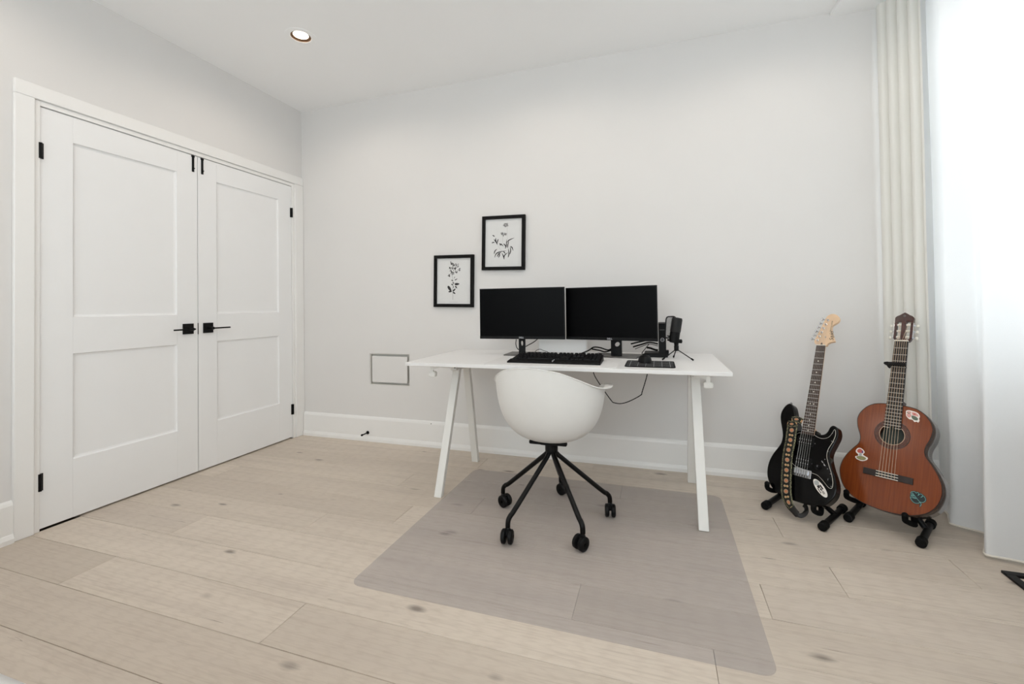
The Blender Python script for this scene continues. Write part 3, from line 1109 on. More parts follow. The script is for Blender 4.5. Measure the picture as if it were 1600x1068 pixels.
# ------------------------------------------------------------------ monitors
def monitor(loc, yaw, label, neck_dx, base, neck_hole):
    """Screen centre at loc; local x right, y away from the viewer."""
    m = tag(empty('monitor', (loc[0], loc[1], DZ), yaw), label, 'monitor')
    W, H = 0.531, 0.308
    zc = loc[2] - DZ
    back = MB()
    back.box(-W / 2, W / 2, 0.0, 0.010, zc - H / 2, zc + H / 2)
    back.build('housing', 'bezel', m, bevel=0.0015)
    MB().box(-0.16, 0.16, 0.010, 0.040, zc - 0.10, zc + 0.09).build('rear_cover', 'bezel', m, bevel=0.012, seg=3)
    MB().box(-W / 2 + 0.006, W / 2 - 0.006, -0.0008, 0.0, zc - H / 2 + 0.017, zc + H / 2 - 0.006).build('screen', 'screen', m)
    MB().box(-W / 2, W / 2, -0.002, 0.0, zc - H / 2, zc - H / 2 + 0.0165).build('chin', 'bezel', m, bevel=0.0007, seg=1)
    text('logo', 'DELL', 0.0135, 'silver', m, Matrix(((1, 0, 0, 0.0), (0, 0, -1, -0.0021), (0, 1, 0, zc - H / 2 + 0.0085), (0, 0, 0, 1))), 0.0003, spacing=1.0)
    # neck
    nw = 0.062 if neck_hole else 0.040
    out = [(neck_dx - nw / 2, 0.004), (neck_dx + nw / 2, 0.004), (neck_dx + nw / 2, zc + 0.06), (neck_dx - nw / 2, zc + 0.06)]
    hole = [circle(0.0165, 22, neck_dx + (0.006 if neck_hole else 0.0), 0.073 if neck_hole else 0.077, ry=0.012 if neck_hole else 0.016, rot=0.55 if neck_hole else 0)] if neck_hole else [circle(0.008, 18, neck_dx, 0.074, ry=0.016)]
    MB().plate(out, hole, 0, 0.016).xf(Matrix(((1, 0, 0, 0), (0, 0, -1, 0.066), (0, 1, 0, 0), (0, 0, 0, 1)))).build('neck', 'bezel', m, bevel=0.0015)
    b = MB()
    x0, x1, y0, y1 = base
    b.box(x0, x1, y0, y1, 0.0, 0.0075)
    b.build('base', 'grey_metal', m, bevel=0.0025)
    return m


monitor((2.028, -0.404, 0.993), 0.0276, 'left black monitor standing behind the keyboard, screen off', -0.012, (-0.12, 0.11, 0.015, 0.20), False)
monitor((2.5467, -0.371, 0.9885), -0.1729, 'black monitor angled beside the microphone, screen off', 0.022, (-0.125, 0.150, 0.000, 0.185), True)

# white box standing behind the screens
wb = tag(MB().prism(rrect(-0.165, 0.145, 0.0, 0.098, 0.006), 0, 0.045).xf(Matrix(((1, 0, 0, 0), (0, 0, -1, 0), (0, 1, 0, 0), (0, 0, 0, 1)))).build('storage_box', 'white_plastic', None, bevel=0.004), 'plain white box standing on the desk behind the monitors', 'box')
wb.location = (2.235, -0.115, DZ)

# desk pad
dp = tag(MB().prism(rrect(-0.345, 0.345, -0.185, 0.185, 0.03), 0.0, 0.0022).build('desk_pad', 'pad_white', None, bevel=0.0008, seg=1), 'thin white desk pad lying under the keyboard', 'desk pad')
dp.location = (2.272, -0.605, DZ)

# keyboard
KZ = DZ + 0.0022
kb = tag(empty('keyboard', (2.287, -0.715, KZ)), 'black full size keyboard with a wide palm rest on the white pad', 'keyboard')
body = MB()
pr = [(0.0, 0.0), (0.0, 0.006), (0.006, 0.009), (0.060, 0.016), (0.064, 0.012), (0.205, 0.029), (0.212, 0.026), (0.212, 0.0)]
n = len(pr)
body.add([(-0.246, y, z) for y, z in pr] + [(0.246, y, z) for y, z in pr], [(i, i + 1, n + i + 1, n + i) for i in range(n - 1)] + [(n - 1, 0, n, 2 * n - 1), tuple(range(n)), tuple(reversed(range(n, 2 * n)))])
# sides taper slightly towards the front
body.v = [(x * (1.0 - 0.03 * (y / 0.212)), y, z) for x, y, z in body.v]
body.build('body', 'black_plastic', kb)
MB().box(-0.0008, 0.0008, 0.001, 0.058, 0.0095, 0.0172).build('palm_rest_seam', 'white_line', kb).rotation_euler = (0, 0, 0)
kmesh = None
KROWS = [
    [(1.0)] * 1 + ['g1.0'] + [1.0] * 4 + ['g.5'] + [1.0] * 4 + ['g.5'] + [1.0] * 4 + ['g.25'] + [1.0] * 3 + ['g.25'] + [1.0] * 4,
    [1.0] * 13 + [2.0] + ['g.25'] + [1.0] * 3 + ['g.25'] + [1.0] * 4,
    [1.5] + [1.0] * 12 + [1.5] + ['g.25'] + [1.0] * 3 + ['g.25'] + [1.0] * 4,
    [1.75] + [1.0] * 11 + [2.25] + ['g3.5'] + [1.0] * 4,
    [2.25] + [1.0] * 10 + [2.75] + ['g1.25', 1.0, 'g1.25'] + [1.0] * 4,
    [1.25] * 3 + [6.25] + [1.25] * 4 + ['g.25'] + [1.0] * 3 + ['g.25'] + [2.0, 1.0, 1.0],
]
UK = 0.0206
km = {}
sl_ = math.atan2(0.017, 0.141)
for ri, row in enumerate(KROWS):
    x = -0.2315
    yk = 0.196 - ri * 0.0238
    zk = 0.012 + (yk - 0.064) * (0.017 / 0.141) + 0.0005
    for it in row:
        if isinstance(it, str):
            x += float(it[1:]) * UK
            continue
        wk = it * UK
        if it not in km:
            hw_, hd_, tp = wk / 2 - 0.0012, 0.0098, 0.0018
            b = MB().add([(-hw_, -hd_, 0), (hw_, -hd_, 0), (hw_, hd_, 0), (-hw_, hd_, 0), (-hw_ + tp, -hd_ + tp, 0.0075), (hw_ - tp, -hd_ + tp, 0.0075), (hw_ - tp, hd_ - tp, 0.0085), (-hw_ + tp, hd_ - tp, 0.0085)],
                         [(0, 3, 2, 1), (4, 5, 6, 7), (0, 1, 5, 4), (1, 2, 6, 5), (2, 3, 7, 6), (3, 0, 4, 7)])
            km[it] = b.build('key', 'black_plastic', kb)
            ko = km[it]
        else:
            ko = inst(km[it], kb)
        ko.location = (x + wk / 2, yk, zk)
        ko.rotation_euler = (sl_, 0, 0)
        x += wk

# mouse pad and mouse
mpd = tag(empty('mouse_pad', (2.768, -0.608, DZ)), 'small black mouse pad with a white grid beside the keyboard', 'mouse pad')
MB().prism(rrect(-0.118, 0.118, -0.120, 0.118, 0.018), 0.0, 0.004).build('cloth', 'black_rubber', mpd, bevel=0.001, seg=1)
for i in range(6):
    x = -0.095 + 0.038 * i
    MB().box(x - 0.0008, x + 0.0008, -0.112, 0.112, 0.0040, 0.0043).build('grid_line', 'white_line', mpd)
for i in range(6):
    y = -0.095 + 0.038 * i
    MB().box(-0.112, 0.112, y - 0.0008, y + 0.0008, 0.0040, 0.0043).build('grid_line', 'white_line', mpd)
ms = tag(empty('computer_mouse', (2.742, -0.555, DZ + 0.0044), 0.15), 'black computer mouse resting on the grid mouse pad', 'mouse')
mo = MB()
vs, fs = [], []
NJ, NI = 10, 20
for j in range(NJ + 1):
    t = j / NJ
    for i in range(NI):
        a = 2 * PI * i / NI
        r = math.cos(t * PI / 2) ** 0.6 if j < NJ else 0.0
        px, py = 0.034 * math.cos(a) * r, 0.058 * math.sin(a) * r
        vs.append((px, py, 0.037 * math.sin(t * PI / 2) * (1 - 0.25 * (py / 0.058)) if j else 0.0))
for j in range(NJ):
    for i in range(NI):
        fs.append((j * NI + i, j * NI + (i + 1) % NI, (j + 1) * NI + (i + 1) % NI, (j + 1) * NI + i))
fs.append(tuple(reversed(range(NI))))
mo.add(vs, fs).build('shell', 'black_plastic', ms, smooth=True)
MB().lathe([(0.0, -0.004), (0.009, -0.004), (0.010, 0.0), (0.009, 0.004), (0.0, 0.004)], 16, (0, 0.030, 0.0315), axis=0).build('scroll_wheel', 'black_rubber', ms, smooth=True)

# small upright computer
pc = tag(empty('mini_computer', (2.832, -0.21, DZ)), 'small black upright computer half hidden behind the monitor', 'computer')
MB().box(-0.020, 0.020, -0.09, 0.09, 0.012, 0.194).build('case', 'black_plastic', pc, bevel=0.003)
MB().box(-0.100, 0.028, -0.092, 0.06, 0.0, 0.022).build('stand', 'black_plastic', pc, bevel=0.004)
MB().box(0.020, 0.034, -0.088, -0.05, 0.010, 0.040).build('stand_clamp', 'black_plastic', pc, bevel=0.002)
MB().box(-0.014, 0.014, -0.0908, -0.0898, 0.155, 0.158).build('slot', 'grey_metal', pc)
ring = MB().lathe([(0.0088, -0.0005), (0.0105, -0.0005), (0.0105, 0.0), (0.0088, 0.0)], 24, (0, -0.0902, 0.100), axis=1).build('logo_ring', 'silver', pc, smooth=True)
text('logo', 'DELL', 0.0062, 'silver', pc, Matrix(((1, 0, 0, 0), (0, 0, -1, -0.0905), (0, 1, 0, 0.100), (0, 0, 0, 1))), 0.0002)

# microphone on tripod
mic = tag(empty('microphone', (2.903, -0.385, DZ)), 'black studio microphone with pop shield on a small tripod', 'microphone')
for tx, ty in ((2.829, -0.433), (2.985, -0.425), (2.890, -0.295)):
    q = Vector((tx - 2.903, ty + 0.385, 0.004))
    lg = MB().tube([(0.0, 0.0, 0.058), q], 0.0028, 8).build('tripod_leg', 'black_metal', mic, smooth=True)
    d = q.normalized() * 0.012
    MB().tube([q - Vector((d.x, d.y, d.z - 0.008)), q], 0.0045, 10).build('foot_cap', 'black_rubber', lg, smooth=True)
MB().lathe([(0.0, 0.048), (0.012, 0.048), (0.0125, 0.075), (0.010, 0.078), (0.012, 0.082), (0.012, 0.110), (0.0, 0.112)], 18).build('post', 'black_plastic', mic, smooth=True)
MB().lathe([(0.0, -0.014), (0.010, -0.014), (0.011, 0.010), (0.0, 0.014)], 16, (0.018, 0, 0.100), axis=0).build('tilt_knob', 'black_plastic', mic, smooth=True)
tl = Matrix.Translation((-0.014, 0.0, 0.092)) @ Matrix.Rotation(0.16, 4, 'Y') @ Matrix.Rotation(0.0, 4, 'X')
MB().lathe([(0.0, 0.0), (0.020, 0.0), (0.025, 0.004), (0.026, 0.030), (0.026, 0.060)], 28).xf(tl).build('mic_body', 'black_plastic', mic, smooth=True, angle=30)
MB().lathe([(0.026, 0.060), (0.0275, 0.062), (0.0275, 0.128), (0.024, 0.137), (0.0, 0.139)], 28).xf(tl).build('mic_grille', P('mic_mesh', (16, 16, 17), 0.55, 0.2, var=0.5, scale=900, bump=0.6, bscale=900), mic, smooth=True, angle=30)
MB().tube([Vector((-0.026, 0, 0.104)), Vector((-0.046, -0.004, 0.108))], 0.005, 10).build('shield_clamp', 'black_plastic', mic, smooth=True)
MB().tube([Vector((-0.026, 0, 0.125)), Vector((-0.046, -0.004, 0.129))], 0.004, 10).build('shield_clamp', 'black_plastic', mic, smooth=True)
shp = []
for u, v in rrect(-0.036, 0.036, 0.118, 0.234, 0.018, 5):
    ca, sa = math.cos(0.75), math.sin(0.75)
    dpt = -4.0 * u * u
    shp.append(Vector((-0.036 + 0.08 * (v - 0.12) + u * ca - dpt * sa, 0.004 + u * sa + dpt * ca, v)))
MB().tube(shp, 0.0035, 8, closed=True).build('pop_shield_frame', 'black_plastic', mic, smooth=True)
MB().add(shp, [tuple(range(len(shp)))]).build('pop_shield_gauze', 'gauze', mic, solid=0.0006)


# cables
def cable(pts, r, label, name='cable', group='desk cables'):
    pts = [Vector(p) for p in pts]
    b = pts[0].copy()
    o = MB().tube(catmull([p - b for p in pts], 8, closed=False), r, 8).build(name, 'black_rubber', None, smooth=True)
    o.location = b
    return tag(o, label, 'cable', group)


cable([(2.468, -0.50, 0.714), (2.470, -0.50, 0.663), (2.501, -0.50, 0.606), (2.560, -0.50, 0.522), (2.578, -0.50, 0.508), (2.616, -0.50, 0.506), (2.66, -0.50, 0.522), (2.716, -0.50, 0.556), (2.724, -0.50, 0.575), (2.750, -0.50, 0.663), (2.756, -0.50, 0.714)], 0.0024, 'thin black cable looping down under the desktop')
cable([(2.115, -0.42, DZ + 0.0025), (2.112, -0.40, 0.765), (2.135, -0.385, 0.778), (2.160, -0.385, 0.770), (2.185, -0.385, 0.762), (2.180, -0.40, 0.752), (2.170, -0.43, DZ + 0.0025)], 0.0016, 'thin black cord arching behind the keyboard')
cable([(1.965, -0.31, 0.83), (1.962, -0.31, 0.80), (1.968, -0.30, 0.772), (1.985, -0.29, 0.765), (2.03, -0.27, 0.79), (2.07, -0.27, 0.812), (2.10, -0.28, 0.835)], 0.0026, 'black monitor lead looping behind the left monitor neck')
cable([(2.345, -0.30, DZ + 0.003), (2.40, -0.22, 0.758), (2.43, -0.20, 0.777), (2.47, -0.20, 0.775), (2.52, -0.20, 0.762), (2.56, -0.215, 0.785)], 0.0042, 'thick black lead lying beside the white box')
cable([(2.415, -0.175, 0.764), (2.46, -0.172, 0.756), (2.50, -0.172, 0.748), (2.56, -0.18, 0.768)], 0.0042, 'second black lead crossing behind the monitor neck')
for q, (dz, lb) in enumerate(((0.018, 'upper black lead running from monitor to mini computer'), (0.0, 'middle black lead running from monitor to mini computer'), (-0.012, 'lower thin black lead running from monitor to mini computer'))):
    cable([(2.655 + 0.012 * q, -0.235, 0.786 + dz), (2.71, -0.235, 0.800 + dz), (2.76, -0.235, 0.814 + dz * 0.8), (2.808, -0.235, 0.806 + dz)], (0.0042, 0.0042, 0.002)[q], lb)
cable([(2.76, -0.315, 0.812), (2.735, -0.315, 0.780), (2.720, -0.315, 0.758), (2.735, -0.315, 0.745)], 0.002, 'thin black cord drooping in front of the mini computer stand')
cable([(2.745, -0.225, 0.783), (2.765, -0.225, 0.780), (2.79, -0.225, 0.771), (2.808, -0.225, 0.768)], 0.0055, 'short black plug lead beside the mini computer')


# ------------------------------------------------------------------ framed prints
def ribbon(pts, wd, tip=0.2):
    pts = catmull([(p[0], p[1], 0) for p in pts], 5, closed=False)
    n = len(pts)
    vs, fs = [], []
    for i, p in enumerate(pts):
        d = (pts[min(i + 1, n - 1)] - pts[max(i - 1, 0)]).normalized()
        nrm = Vector((-d.y, d.x, 0))
        t = i / (n - 1)
        wv = wd * max(tip, math.sin(PI * (0.12 + 0.85 * t)))
        vs += [p + nrm * wv, p - nrm * wv]
    for i in range(n - 1):
        fs.append((2 * i, 2 * i + 1, 2 * i + 3, 2 * i + 2))
    return vs, fs


def leafshape(cx, cy, ln, wd, ang):
    o = []
    for i in range(14):
        a = 2 * PI * i / 14
        x = ln / 2 * math.cos(a)
        y = wd / 2 * math.sin(a) * (1 - 0.35 * math.cos(a))
        o.append((cx + x * math.cos(ang) - y * math.sin(ang), cy + x * math.sin(ang) + y * math.cos(ang), 0))
    return o, [tuple(range(14))]


def framed_print(c, rot, wid, hgt, label, inks):
    t = tag(empty('framed_print', (c[0], 0.0, c[1])), label, 'picture', 'framed flower prints')
    t.rotation_euler = (0, rot, 0)
    b = 0.0235
    for (x0, x1, z0, z1) in ((-wid / 2, wid / 2, hgt / 2 - b, hgt / 2), (-wid / 2, wid / 2, -hgt / 2, -hgt / 2 + b), (-wid / 2, -wid / 2 + b, -hgt / 2 + b, hgt / 2 - b), (wid / 2 - b, wid / 2, -hgt / 2 + b, hgt / 2 - b)):
        MB().box(x0, x1, -0.024, 0.0, z0, z1).build('frame_bar', 'frame_black', t, bevel=0.0015)
    pp = MB().box(-wid / 2 + b, wid / 2 - b, -0.012, -0.004, -hgt / 2 + b, hgt / 2 - b).build('print', 'paper', t)
    pp['label'] = 'white paper with a black botanical drawing'
    to = Matrix(((1, 0, 0, 0), (0, 0, -1, -0.0124), (0, 1, 0, 0), (0, 0, 0, 1)))
    for nm, mt, shapes in inks:
        mb = MB()
        for vs, fs in shapes:
            mb.add(vs, fs)
        mb.xf(to).build(nm, mt, pp)['kind'] = 'stuff'
    return t


# drawing coordinates: metres from the print centre, +y up
def pxl(ox, oy, sc):
    return lambda x, y: ((x - ox) * sc, -(y - oy) * sc)


A1 = pxl(415, 525, 0.38 / 935)
st = [ribbon([A1(398, 860), A1(400, 760), A1(395, 700), A1(405, 560), A1(390, 470), A1(380, 350)], 0.0011, 0.8)]
lv = []
for x, y, l, wd, an in ((335, 665, 130, 48, -0.95), (345, 715, 70, 26, 0.05), (425, 685, 75, 28, 0.75), (425, 740, 60, 26, -0.6), (480, 580, 95, 40, 0.05), (462, 635, 58, 24, -0.9), (385, 590, 42, 20, -0.6), (408, 560, 38, 20, -0.3), (460, 497, 62, 16, 0.45), (385, 515, 42, 16, -0.5), (410, 630, 30, 14, 1.4), (430, 460, 40, 10, 1.2)):
    q = A1(x, y)
    lv.append(leafshape(q[0], q[1], l * 0.38 / 935, wd * 0.38 / 935, an))
bl, bp = [], []
rng = random.Random(3)
for x, y, r in ((360, 205, 34), (470, 245, 42), (345, 290, 36), (525, 315, 34), (410, 300, 46), (460, 360, 32), (380, 390, 40), (320, 425, 22), (420, 230, 30), (440, 300, 30), (365, 345, 30)):
    for k2 in range(9):
        a = rng.uniform(0, 2 * PI)
        rr = rng.uniform(0.1, 1.0) * r
        q = A1(x + rr * math.cos(a), y + rr * math.sin(a) * 0.8)
        (bl if k2 % 3 == 0 else bp).append(leafshape(q[0], q[1], rng.uniform(18, 34) * 0.38 / 935, rng.uniform(9, 17) * 0.38 / 935, rng.uniform(0, PI)))
cap = [ribbon([A1(330, 905), A1(500, 905)], 0.0008, 1.0)]
framed_print((1.396, 1.226), 0.021, 0.318, 0.381, 'black framed print of a blossom cluster, lower of the two', [('stem_drawing', 'ink_soft', st), ('leaf_drawing', 'ink', lv), ('blossom_drawing', 'ink', bl), ('petal_drawing', 'ink_soft', bp), ('caption_drawing', 'ink_pale', cap)])
A2 = pxl(428, 553, 0.384 / 930)
st2 = [ribbon([A2(510, 800), A2(515, 620), A2(498, 480), A2(492, 290)], 0.0009, 0.8), ribbon([A2(412, 560), A2(416, 440)], 0.0009, 0.8), ribbon([A2(400, 690), A2(340, 620), A2(320, 575)], 0.0009, 0.7)]
lv2 = []
for pts_ in ([(490, 550), (530, 510), (620, 475)], [(260, 740), (275, 690), (315, 655)], [(270, 800), (300, 735), (370, 705), (480, 690)], [(315, 790), (345, 740), (390, 715)], [(340, 805), (360, 760), (355, 725)], [(440, 830), (450, 770), (510, 720)],
             [(445, 835), (430, 780), (400, 725)], [(555, 615), (585, 640), (605, 695)], [(545, 750), (560, 690), (550, 620)], [(515, 805), (530, 740), (515, 650)], [(500, 640), (510, 580), (525, 530)], [(460, 650), (480, 600), (485, 500)],
             [(350, 565), (390, 580), (430, 610)], [(430, 570), (455, 590), (470, 625)], [(320, 580), (290, 530), (250, 485)], [(310, 560), (325, 510), (335, 485)], [(265, 440), (245, 425), (225, 415)], [(215, 550), (240, 540), (270, 545)], [(300, 540), (285, 500), (290, 465)], [(370, 600), (375, 580), (400, 570)], [(430, 700), (450, 720), (465, 740)]):
    lv2.append(ribbon([A2(*q) for q in pts_], 0.0036, 0.2))
fl = []
for x, y, rx_, ry_, nn in ((468, 250, 52, 38, 26), (405, 395, 30, 26, 12), (460, 405, 30, 22, 10), (425, 430, 10, 14, 4)):
    for k2 in range(nn):
        a = 2 * PI * k2 / nn
        f_ = 0.4 + 0.6 * ((k2 * 7) % 5) / 5
        q = A2(x + rx_ * f_ * math.cos(a), y + ry_ * f_ * math.sin(a))
        fl.append(leafshape(q[0], q[1], 22 * 0.384 / 930, 9 * 0.384 / 930, -a))
cap2 = [ribbon([A2(360, 945), A2(480, 940)], 0.0008, 1.0)]
framed_print((1.785, 1.484), 0.026, 0.320, 0.384, 'black framed print of a tall flower with long leaves, upper of the two', [('stem_drawing', 'ink_pale', st2), ('leaf_drawing', 'ink', lv2), ('flower_drawing', 'ink_soft', fl), ('caption_drawing', 'ink_pale', cap2)])
# ------------------------------------------------------------------ guitars
def offset_poly(o, d):
    o = ccw(o)
    n = len(o)
    out = []
    for i in range(n):
        a, b, c = Vector(o[i - 1][:2]), Vector(o[i][:2]), Vector(o[(i + 1) % n][:2])
        t = (c - a).normalized()
        out.append((b.x - t.y * d, b.y + t.x * d))     # positive d moves inwards for ccw
    return out


def mm(pts):
    return [(x / 1000, y / 1000) for x, y in pts]


def smooth2(pts, n=4):
    return [(p.x, p.y) for p in catmull([(x, y, 0) for x, y in pts], n)]


def posed(name, Rm, t, label, cat):
    o = empty(name)
    o.matrix_world = Matrix(((Rm[0][0], Rm[0][1], Rm[0][2], t[0]), (Rm[1][0], Rm[1][1], Rm[1][2], t[1]), (Rm[2][0], Rm[2][1], Rm[2][2], t[2]), (0, 0, 0, 1)))
    return tag(o, label, cat)


def neck_loft(y0, w0, y1, w1, ztop, depth, name, mat, parent):
    mb = MB()
    vs, fs = [], []
    sec = 12
    st_ = 6
    for i in range(st_ + 1):
        t = i / st_
        y, wv = y0 + (y1 - y0) * t, w0 + (w1 - w0) * t
        for j in range(sec + 1):
            a = PI + PI * j / sec
            vs.append((wv * math.cos(a), y, ztop + depth * math.sin(a)))
    m = sec + 1
    for i in range(st_):
        for j in range(sec):
            fs.append((i * m + j, i * m + j + 1, (i + 1) * m + j + 1, (i + 1) * m + j))
        fs.append((i * m + sec, i * m, (i + 1) * m, (i + 1) * m + sec))
    fs.append(tuple(reversed(range(m))))
    fs.append(tuple(range(st_ * m, st_ * m + m)))
    return mb.add(vs, fs).build(name, mat, parent, smooth=True, angle=50)


def taper(y0, w0, y1, w1, z0, z1):
    return MB().add([(-w0, y0, z0), (w0, y0, z0), (w1, y1, z0), (-w1, y1, z0), (-w0, y0, z1), (w0, y0, z1), (w1, y1, z1), (-w1, y1, z1)],
                    [(0, 3, 2, 1), (4, 5, 6, 7), (0, 1, 5, 4), (1, 2, 6, 5), (2, 3, 7, 6), (3, 0, 4, 7)])


def strip(pts, wd, mat, name, parent, wide_dir=None, thick=0.0016):
    """flat band along 3D pts with a UV that runs 0..1 across and metres along"""
    pts = catmull(pts, 8, closed=False)
    n = len(pts)
    mb = MB()
    uv = []
    dist = 0
    for i, p in enumerate(pts):
        d = (pts[min(i + 1, n - 1)] - pts[max(i - 1, 0)])
        d2 = Vector((d.x, d.y, 0))
        nrm = Vector((-d2.y, d2.x, 0)).normalized() if d2.length > 1e-6 else Vector((1, 0, 0))
        wv = wd(i / (n - 1)) if callable(wd) else wd
        if i:
            dist += (pts[i] - pts[i - 1]).length
        for k2 in range(5):
            mb.v.append(tuple(p + nrm * wv * (k2 / 4 - 0.5)))
            uv.append((k2 / 4, dist))
    for i in range(n - 1):
        for k2 in range(4):
            a = i * 5 + k2
            mb.f.append((a, a + 5, a + 6, a + 1))
    mb.uv = uv
    return mb.build(name, mat, parent, smooth=True, angle=180, solid=thick)


RE = [[0.7372, 0.2372, -0.6326], [-0.6738, 0.3268, -0.6627], [0.0496, 0.9148, 0.4008]]
TE = (3.4615, -0.4587, 0.2197)
eg = posed('electric_guitar', RE, TE, 'black electric guitar with a maple neck and embroidered strap on a stand', 'guitar')
BODY_E = mm([(-28, 205), (-46, 212), (-66, 234), (-79, 275), (-92, 310), (-111, 323), (-130, 311), (-145, 282), (-149, 255), (-145, 228), (-136, 200), (-127, 172), (-122, 145), (-124, 113), (-137, 83), (-155, 48), (-167, 11), (-171, -25), (-168, -57), (-160, -80), (-144, -106), (-121, -125), (-92, -138), (-45, -145), (0, -147), (40, -145), (78, -141), (105, -130), (126, -110), (143, -82), (149, -53), (147, -24), (137, 8), (121, 42), (108, 78), (104, 100), (107, 124), (117, 155), (127, 190), (127, 214), (120, 234), (108, 243), (97, 242), (88, 231), (82, 212), (70, 196), (52, 190), (37, 195), (29, 206)])
MB().prism(smooth2(BODY_E, 3), -0.056, -0.012).build('body', 'gloss_body', eg, bevel=0.007, seg=3)
PG = mm([(-34, 182), (0, 184), (20, 186), (46, 175), (69, 174), (91, 186), (104, 210), (110, 226), (116, 219), (118, 196), (110, 164), (97, 131), (93, 106), (97, 82), (109, 52), (122, 22), (132, -12), (133, -38), (126, -46), (114, -42), (90, -20), (66, -3), (40, 1), (8, 8), (-30, 12), (-52, 24), (-72, 55), (-80, 95), (-76, 130), (-62, 160), (-50, 176)])
pgs = smooth2(PG, 3)
MB().prism(pgs, -0.0122, -0.0110).build('pickguard_edge', 'bone', eg)
pk = MB().prism(offset_poly(pgs, 0.0013), -0.0118, -0.0102).build('pickguard', 'gloss_body', eg)
scr = None
for x, y in ((-48, 146), (36, 142), (34, 44), (-48, 46), (104, 206), (106, 168), (113, 166), (96, 118), (100, 76), (77, 66), (88, 78), (104, 38), (119, 18), (128, -36), (36, 6), (24, 178), (88, 50)):
    b = MB().lathe([(0.0, 0.0012), (0.0016, 0.0011), (0.0022, 0.0)], 10) if scr is None else None
    if scr is None:
        scr = b.build('screw', 'chrome', eg, smooth=True)
        so_ = scr
    else:
        so_ = inst(scr, eg)
    so_.location = (x / 1000, y / 1000, -0.0102)
pole = None
for cy in (143.5, 44.5):
    hb = MB().prism(rrect(-0.042, 0.030, cy / 1000 - 0.019, cy / 1000 + 0.019, 0.004), -0.0105, -0.0055).build('pickup', 'black_plastic', eg, bevel=0.0012)
    MB().prism(rrect(-0.047, 0.035, cy / 1000 - 0.0215, cy / 1000 + 0.0215, 0.005), -0.0105, -0.0088).build('pickup_ring', 'black_plastic', hb, bevel=0.001)
    for r_ in (-1, 1):
        for q in range(6):
            if pole is None:
                pole = MB().lathe([(0.0, 0.0008), (0.0022, 0.0006), (0.0024, 0.0)], 10).build('pole_piece', 'chrome', hb, smooth=True)
                po = pole
            else:
                po = inst(pole, hb)
            po.location = (-0.033 + q * 0.0104, cy / 1000 + r_ * 0.0085, -0.0055)
brg = MB().prism(rrect(-0.045, 0.039, -0.029, 0.010, 0.003), -0.0118, -0.0085).build('bridge', 'chrome', eg, bevel=0.001)
sd = None
for q in range(6):
    if sd is None:
        sd = MB().box(-0.0045, 0.0045, -0.018, 0.004, -0.0085, -0.0025).build('saddle', 'chrome', brg, bevel=0.001)
        s_o = sd
    else:
        s_o = inst(sd, brg)
    s_o.location = (-0.032 + 0.0108 * q, 0.001, 0)
    MB().cyl((-0.032 + 0.0108 * q, -0.018, -0.006), (-0.032 + 0.0108 * q, -0.027, -0.006), 0.0017, 8).build('saddle_screw', 'grey_metal', brg)
for x, y in ((65, 34), (117, -14)):
    kn = MB().lathe([(0.0, 0.012), (0.0085, 0.012), (0.0098, 0.010), (0.0115, 0.002), (0.0130, 0.0)], 20, (x / 1000, y / 1000, -0.0102)).build('knob', 'black_plastic', eg, smooth=True)
    MB().box(x / 1000 - 0.0006, x / 1000 + 0.0006, y / 1000, y / 1000 + 0.008, 0.0018, 0.0021).build('knob_mark', 'silver', kn)
sw = MB().prism(rrect(-0.0015, 0.0015, -0.014, 0.014, 0.0014), -0.0104, -0.0099).xf(Matrix.Translation((0.084, 0.058, 0)) @ Matrix.Rotation(0.75, 4, 'Z')).build('switch_slot', 'silver', eg)
MB().box(0.082, 0.086, 0.056, 0.060, -0.010, 0.004).build('switch_tip', 'black_plastic', eg, bevel=0.001)
# oval sticker
stc = MB().prism(circle(0.045, 28, 0.084, -0.056, ry=0.0175, rot=-0.80), -0.0121, -0.0116).build('sticker', 'st_white', eg)
stc['label'] = 'white oval sticker with black print'
Rk = Matrix.Translation((0.084, -0.056, 0)) @ Matrix.Rotation(-0.80, 4, 'Z')
ink = MB()
for x0, x1, y0, y1 in ((-0.012, 0.010, 0.004, 0.010), (-0.014, -0.002, -0.008, 0.003), (0.001, 0.012, -0.004, 0.002), (0.014, 0.030, 0.001, 0.0035), (0.014, 0.030, -0.004, -0.0015), (-0.004, 0.020, -0.012, -0.0085)):
    ink.box(x0, x1, y0, y1, -0.0116, -0.0113)
ink.xf(Rk).build('sticker_print', 'st_black', stc)
MB().prism(circle(0.012, 18, -0.026, 0.0, ry=0.011), -0.0116, -0.01145).xf(Rk).build('sticker_patch', 'st_grey', stc)
# neck, fingerboard, frets, dots, nut
neck_loft(0.180, 0.0280, 0.650, 0.0212, -0.0075, 0.018, 'neck', 'maple', eg)
MB().box(-0.0275, 0.0275, 0.182, 0.212, -0.030, -0.009).build('neck_heel', 'maple', eg, bevel=0.002)
fb = taper(0.178, 0.0280, 0.648, 0.0210, -0.0078, -0.0030).build('fingerboard', 'rosewood', eg)
for n_ in range(1, 22):
    y = 0.648 * 2 ** (-n_ / 12)
    wv = 0.0210 + (0.0280 - 0.0210) * (0.648 - y) / 0.47
    MB().box(-wv, wv, y - 0.0009, y + 0.0009, -0.0031, -0.0021).build('fret', 'fret', fb)
for n_ in (3, 5, 7, 9, 12, 15, 17, 19, 21):
    y = 0.648 * (2 ** (-n_ / 12) + 2 ** (-(n_ - 1) / 12)) / 2
    for x in ((-0.008, 0.008) if n_ == 12 else (0.0,)):
        MB().lathe([(0.0, -0.0027), (0.0032, -0.0027), (0.0032, -0.0031)], 12, (x, y, 0)).build('inlay_dot', 'bone', fb)
MB().box(-0.0213, 0.0213, 0.647, 0.6515, -0.0085, -0.0015).build('nut', 'bone', eg)
